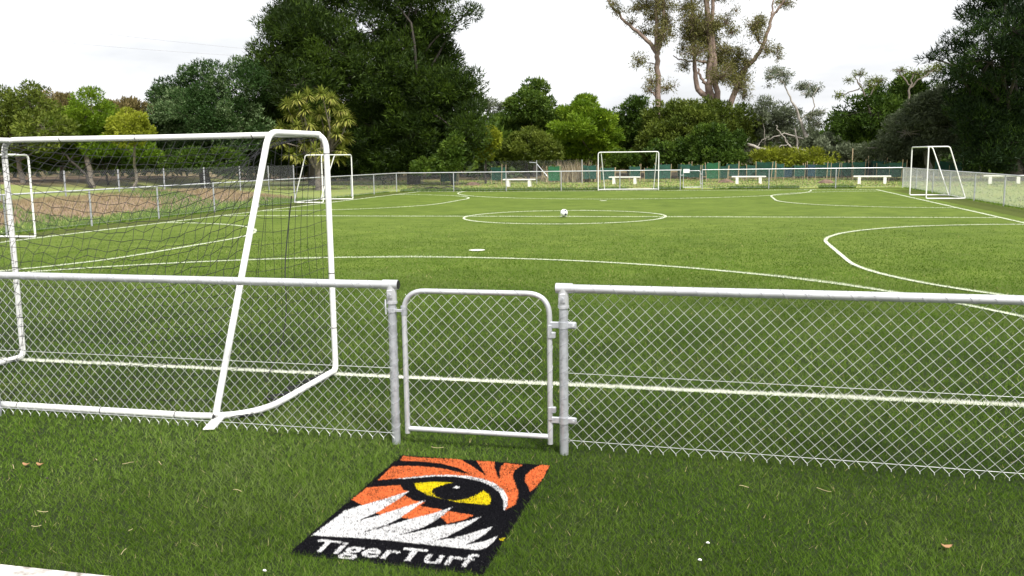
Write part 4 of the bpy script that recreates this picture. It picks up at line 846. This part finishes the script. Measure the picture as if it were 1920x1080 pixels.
gum('leaning_pine', 'thin leaning dead-limbed pine with small flat leaf pads', 76, (1520, 300),
    [([(1522, 320), (1512, 260), (1498, 218), (1485, 190), (1470, 155)], .17, .04), ([(1500, 225), (1530, 205), (1522, 180), (1535, 165)], .06, .03), ([(1470, 155), (1455, 145), (1442, 142)], .05, .03), ([(1512, 262), (1470, 250), (1440, 262)], .07, .03), ([(1516, 285), (1480, 275), (1462, 250), (1455, 235)], .07, .03), ([(1500, 320), (1497, 280), (1490, 240)], .12, .05), ([(1525, 320), (1535, 285), (1550, 262)], .10, .03), ([(1508, 250), (1530, 262), (1545, 250)], .05, .02), ([(1490, 320), (1484, 280), (1475, 262)], .08, .03)],
    [(1452, 132, 15, 6), (1468, 138, 12, 7), (1445, 146, 10, 4), (1470, 152, 8, 5), (1440, 160, 8, 3), (1506, 162, 14, 6), (1528, 166, 9, 7), (1515, 175, 9, 4), (1530, 212, 16, 5), (1520, 222, 10, 5), (1534, 232, 12, 8), (1478, 142, 4, 3)], 5200, 33, 'bark_silver', .2, 'dead and leaning trunks', 'f_grey', .3)
gum('fallen_tree', 'fallen silver-grey tree trunk with broken branches leaning behind the guards', 73, (1480, 305),
    [([(1392, 268), (1420, 276), (1450, 290), (1480, 300)], .10, .20), ([(1420, 276), (1428, 262), (1440, 255)], .04, .02), ([(1450, 290), (1462, 275), (1478, 270)], .05, .02), ([(1405, 271), (1398, 258)], .03, .015), ([(1436, 283), (1425, 292)], .04, .02)],
    [(1400, 262, 4, 3), (1440, 256, 4, 3)], 120, 34, 'bark_silver', .15, 'dead and leaning trunks', 'f_grey', .25)
# flat dead-topped crowns right of centre
gum('twiggy_tree', 'bare twiggy crown with flat leaf pads left of the pine', 72, (1700, 300),
    [([(1700, 320), (1702, 220), (1705, 170), (1712, 140)], .12, .05), ([(1705, 165), (1735, 140), (1760, 130)], .07, .03), ([(1705, 160), (1690, 140), (1682, 132)], .06, .03), ([(1640, 300), (1630, 200), (1612, 160), (1600, 140)], .10, .03), ([(1625, 190), (1640, 160), (1655, 150)], .06, .02), ([(1612, 165), (1590, 175), (1572, 178)], .05, .02), ([(1614, 165), (1612, 145), (1618, 130)], .04, .015)],
    [(1690, 132, 12, 4), (1720, 138, 14, 4), (1745, 132, 14, 5), (1760, 122, 10, 4), (1645, 150, 14, 6), (1610, 138, 10, 4), (1590, 150, 8, 3), (1630, 158, 10, 5), (1575, 178, 8, 4)], 2600, 35, 'bark_grey', .2, 'trees on the right', 'f_olive', .3)

# cabbage tree
cb = at(602, 362, 50); cb[2] = float(terrain(cb[0], 50))
cab = empty('cabbage_tree', tuple(cb)); tag(cab, 'cabbage tree with spiky golden-green leaf heads behind the left far goal', 'tree')
heads = [(538, 196), (558, 186), (578, 178), (604, 176), (622, 184), (546, 214), (572, 206), (600, 214), (620, 202), (640, 206), (528, 238), (556, 236), (582, 232), (612, 236), (636, 228), (652, 224), (524, 266), (545, 288), (572, 268), (590, 280), (615, 256), (632, 250), (648, 258), (560, 296), (606, 292), (632, 296), (598, 250), (640, 282)]
rg = np.random.default_rng(77); mb = MB()
root_top = at(598, 318, 50); limb(mb, cb-(0, 0, .2), root_top, .34, .24, rg, .03, 8, 10)
forks = [at(575, 285, 50.3), at(602, 280, 49.8), at(618, 285, 50.2), at(585, 270, 49.6)]
for f in forks: limb(mb, root_top, f, .19, .10, rg, .06, 6, 8)
for k, (hx, hy) in enumerate(heads):
    hc_ = at(hx, hy, 50+rg.normal()*.75); f = min(forks, key=lambda q: np.linalg.norm((q-hc_)[[0, 2]]*np.array([1.5, .6]))); limb(mb, f, hc_, .055, .032, rg, .08, 6, 6)
    NL = 120; V = []; Fq = []; tt_ = []
    for j in range(NL):
        ct = 1-1.55*rg.random(); st = math.sqrt(max(0, 1-ct*ct)); a = rg.random()*6.283; dr = np.array([st*math.cos(a), st*math.sin(a), ct]); l = .48+.28*rg.random(); w = .028+.014*rg.random()
        s_ = np.cross(dr, (0, 0, 1)); s_ /= np.linalg.norm(s_)+1e-6
        p0, p1, p2 = hc_, hc_+dr*l*.55-np.array([0, 0, .02]), hc_+dr*l-np.array([0, 0, .10+.12*rg.random()]); o0 = len(V)
        V += [p0-s_*w*.5, p0+s_*w*.5, p1-s_*w, p1+s_*w, p2-s_*.004, p2+s_*.004]; Fq += [(o0, o0+1, o0+3, o0+2), (o0+2, o0+3, o0+5, o0+4)]
        tt_ += [np.clip(.25+.5*rg.random()+(.3 if ct < -.1 else 0), 0, 1)]*6
    link('leaf_head', mesh_np('leaf_head', np.array(V)-cb, np.array(Fq), M['f_cab'], {'tint': np.array(tt_)}), cab)
mb.build('trunk', M['bark_grey'], cab)

# reeds behind the old fence
rx = at(1075, 330, 64); N = 900; rg = np.random.default_rng(5); V = []
X = rx[0]+rg.normal(0, .9, N); Yv = 64+rg.normal(0, .6, N); 
V_, T_, C_ = blades(X, Yv, .6+1.1*rg.random(N), np.full(N, .05), np.ones((N, 3)), .35)
o = link('flax_clump', mesh_np('flax_clump', V_, T_, M['f_reed'], {'tint': np.repeat(rg.random(N), 3)})); tag(o, 'dry straw-coloured flax clump behind the fence left of the far goal', 'plant')

# the wood behind everything
rg = np.random.default_rng(50); LB = []
for k in range(150):
    x_ = -260+2500*rg.random(); Y = 92+30*rg.random(); hh = 12+22*vnoise(np.array([x_]), np.array([0.]), 160, 41)[0]
    c_ = at(x_, 300-hh*rg.random(), Y); r_ = px(Y, 30+25*rg.random()); LB.append((c_, (r_, r_, r_*.8)))
for k in range(70):
    x_ = -120+520*rg.random(); Y = 56+16*rg.random(); c_ = at(x_, 290-30*rg.random(), Y); r_ = px(Y, 36); LB.append((c_, (r_, r_, r_*.8)))
for k in range(60):
    x_ = 440+560*rg.random(); Y = 70+16*rg.random(); c_ = at(x_, 300-60*rg.random(), Y); r_ = px(Y, 40); LB.append((c_, (r_, r_, r_*.9)))
for k in range(60):
    x_ = 1620+420*rg.random(); Y = 74+14*rg.random(); c_ = at(x_, 300-70*rg.random(), Y); r_ = px(Y, 40); LB.append((c_, (r_, r_, r_*.9)))
V, t, _, _ = leaves(LB, 150000, .60, .55, 1.1, seed=51, fill=.5, tbias=-.22)
o = link('distant_wood', mesh_np('distant_wood', V, np.arange(len(V)).reshape(-1, 3), M['f_mid'], {'tint': t})); tag(o, 'dark undergrowth and distant wood behind the trees', 'wood', kind='stuff')

# ------------------------------------------------------------------ power lines
for (x0, y0), (x1, y1), lab in (((0, 34), (178, 57), 'upper of the two faint power lines at the left edge of the sky'), ((0, 64), (95, 73), 'lower of the two faint power lines at the left edge of the sky'), ((320, 0), (480, 30), 'faint power line running down towards the tall dark tree')):
    Y = 95; s = (y1-y0)/(x1-x0); a = at(x0-500, y0-500*s, Y); b_ = at(700, y0+(700-x0)*s, Y+25); t = np.linspace(0, 1, 30)
    P = a+(b_-a)*t[:, None]; P[:, 2] -= 1.2*np.sin(t*math.pi)-.9
    o = MB().tube(P, .015, 5).build('power_line', M['cable']); tag(o, lab, 'cable', 'power lines')

# ------------------------------------------------------------------ litter on the near turf
def gnd(x, y, z=0.0):
    d = CF+(x-960)/F_PX*CR-(y-540)/F_PX*CU; return np.array([0, 0, CAM_H])+d*((z-CAM_H)/d[2])
for k, (x_, y_, wh) in enumerate([(240, 868, 'below the near fence, longest of the left cluster'), (180, 862, 'below the fence, left of the longest straw'), (25, 875, 'at the far left edge of the turf'), (300, 868, 'right of the longest straw below the fence'),
        (80, 958, 'near the left edge, half way to the kerb'), (68, 985, 'near the left edge, just above the kerb'), (245, 993, 'between the kerb and the left straws'), (232, 1034, 'closest to the white kerb'), (445, 920, 'left of the logo mat'),
        (1395, 912, 'right of the mat below the right fence'), (1545, 918, 'farthest right below the right fence'), (820, 838, 'between gate and logo mat')]):
    c_ = gnd(x_, y_, .026); a = rng.normal()*.6; L = .04+.06*rng.random(); t = np.linspace(-.5, .5, 6)
    P = np.stack([c_[0]+np.cos(a)*L*t, c_[1]+np.sin(a)*L*t, c_[2]+.006*np.sin(t*3+k)], 1)
    o = MB().tube(P, .0016, 5).build('straw', M['straw']); tag(o, 'pale dry straw '+wh, 'straw', 'dry straws scattered on the near turf')
for x_, y_, lab in ((49, 869, 'left of two small orange-brown leaves near the left edge'), (75, 869, 'right of two small orange-brown leaves near the left edge'), (1775, 1022, 'tiny orange leaf on the turf at lower right')):
    c_ = gnd(x_, y_, .026); v = []
    for k in range(10):
        a = 2*math.pi*k/10; v.append((c_[0]+.024*math.cos(a), c_[1]+.013*math.sin(a), c_[2]+.006*math.cos(2*a)))
    v2 = [(x, y, z-.003) for x, y, z in v]
    o = MB().add(v+v2, [tuple(range(10)), tuple(range(19, 9, -1))]+[(k, (k+1) % 10, 10+(k+1) % 10, 10+k) for k in range(10)]).build('fallen_leaf', M['deadleaf']); tag(o, lab, 'leaf', 'fallen leaves on the near turf')
for x_, y_, lab, mt_ in ((496, 1070, 'white pebble at the bottom edge left of the mat', 'white'), (1312, 1050, 'white pebble on the turf right of the mat, the lower one', 'white'), (1327, 1018, 'white pebble on the turf right of the mat, the upper one', 'white'), (88, 897, 'dark grey pebble on the turf at the left', 'bark_dark')):
    c_ = gnd(x_, y_, .026); q = MB(); q.tube([c_+(-.008, 0, 0), c_+(-.006, 0, .001), c_+(.001, 0, .002), c_+(.007, 0, 0), c_+(.009, 0, 0)], [.001, .004, .0055, .0035, .001], 8)
    o = q.build('pebble', M[mt_]); tag(o, lab, 'pebble', 'pebbles on the near turf')
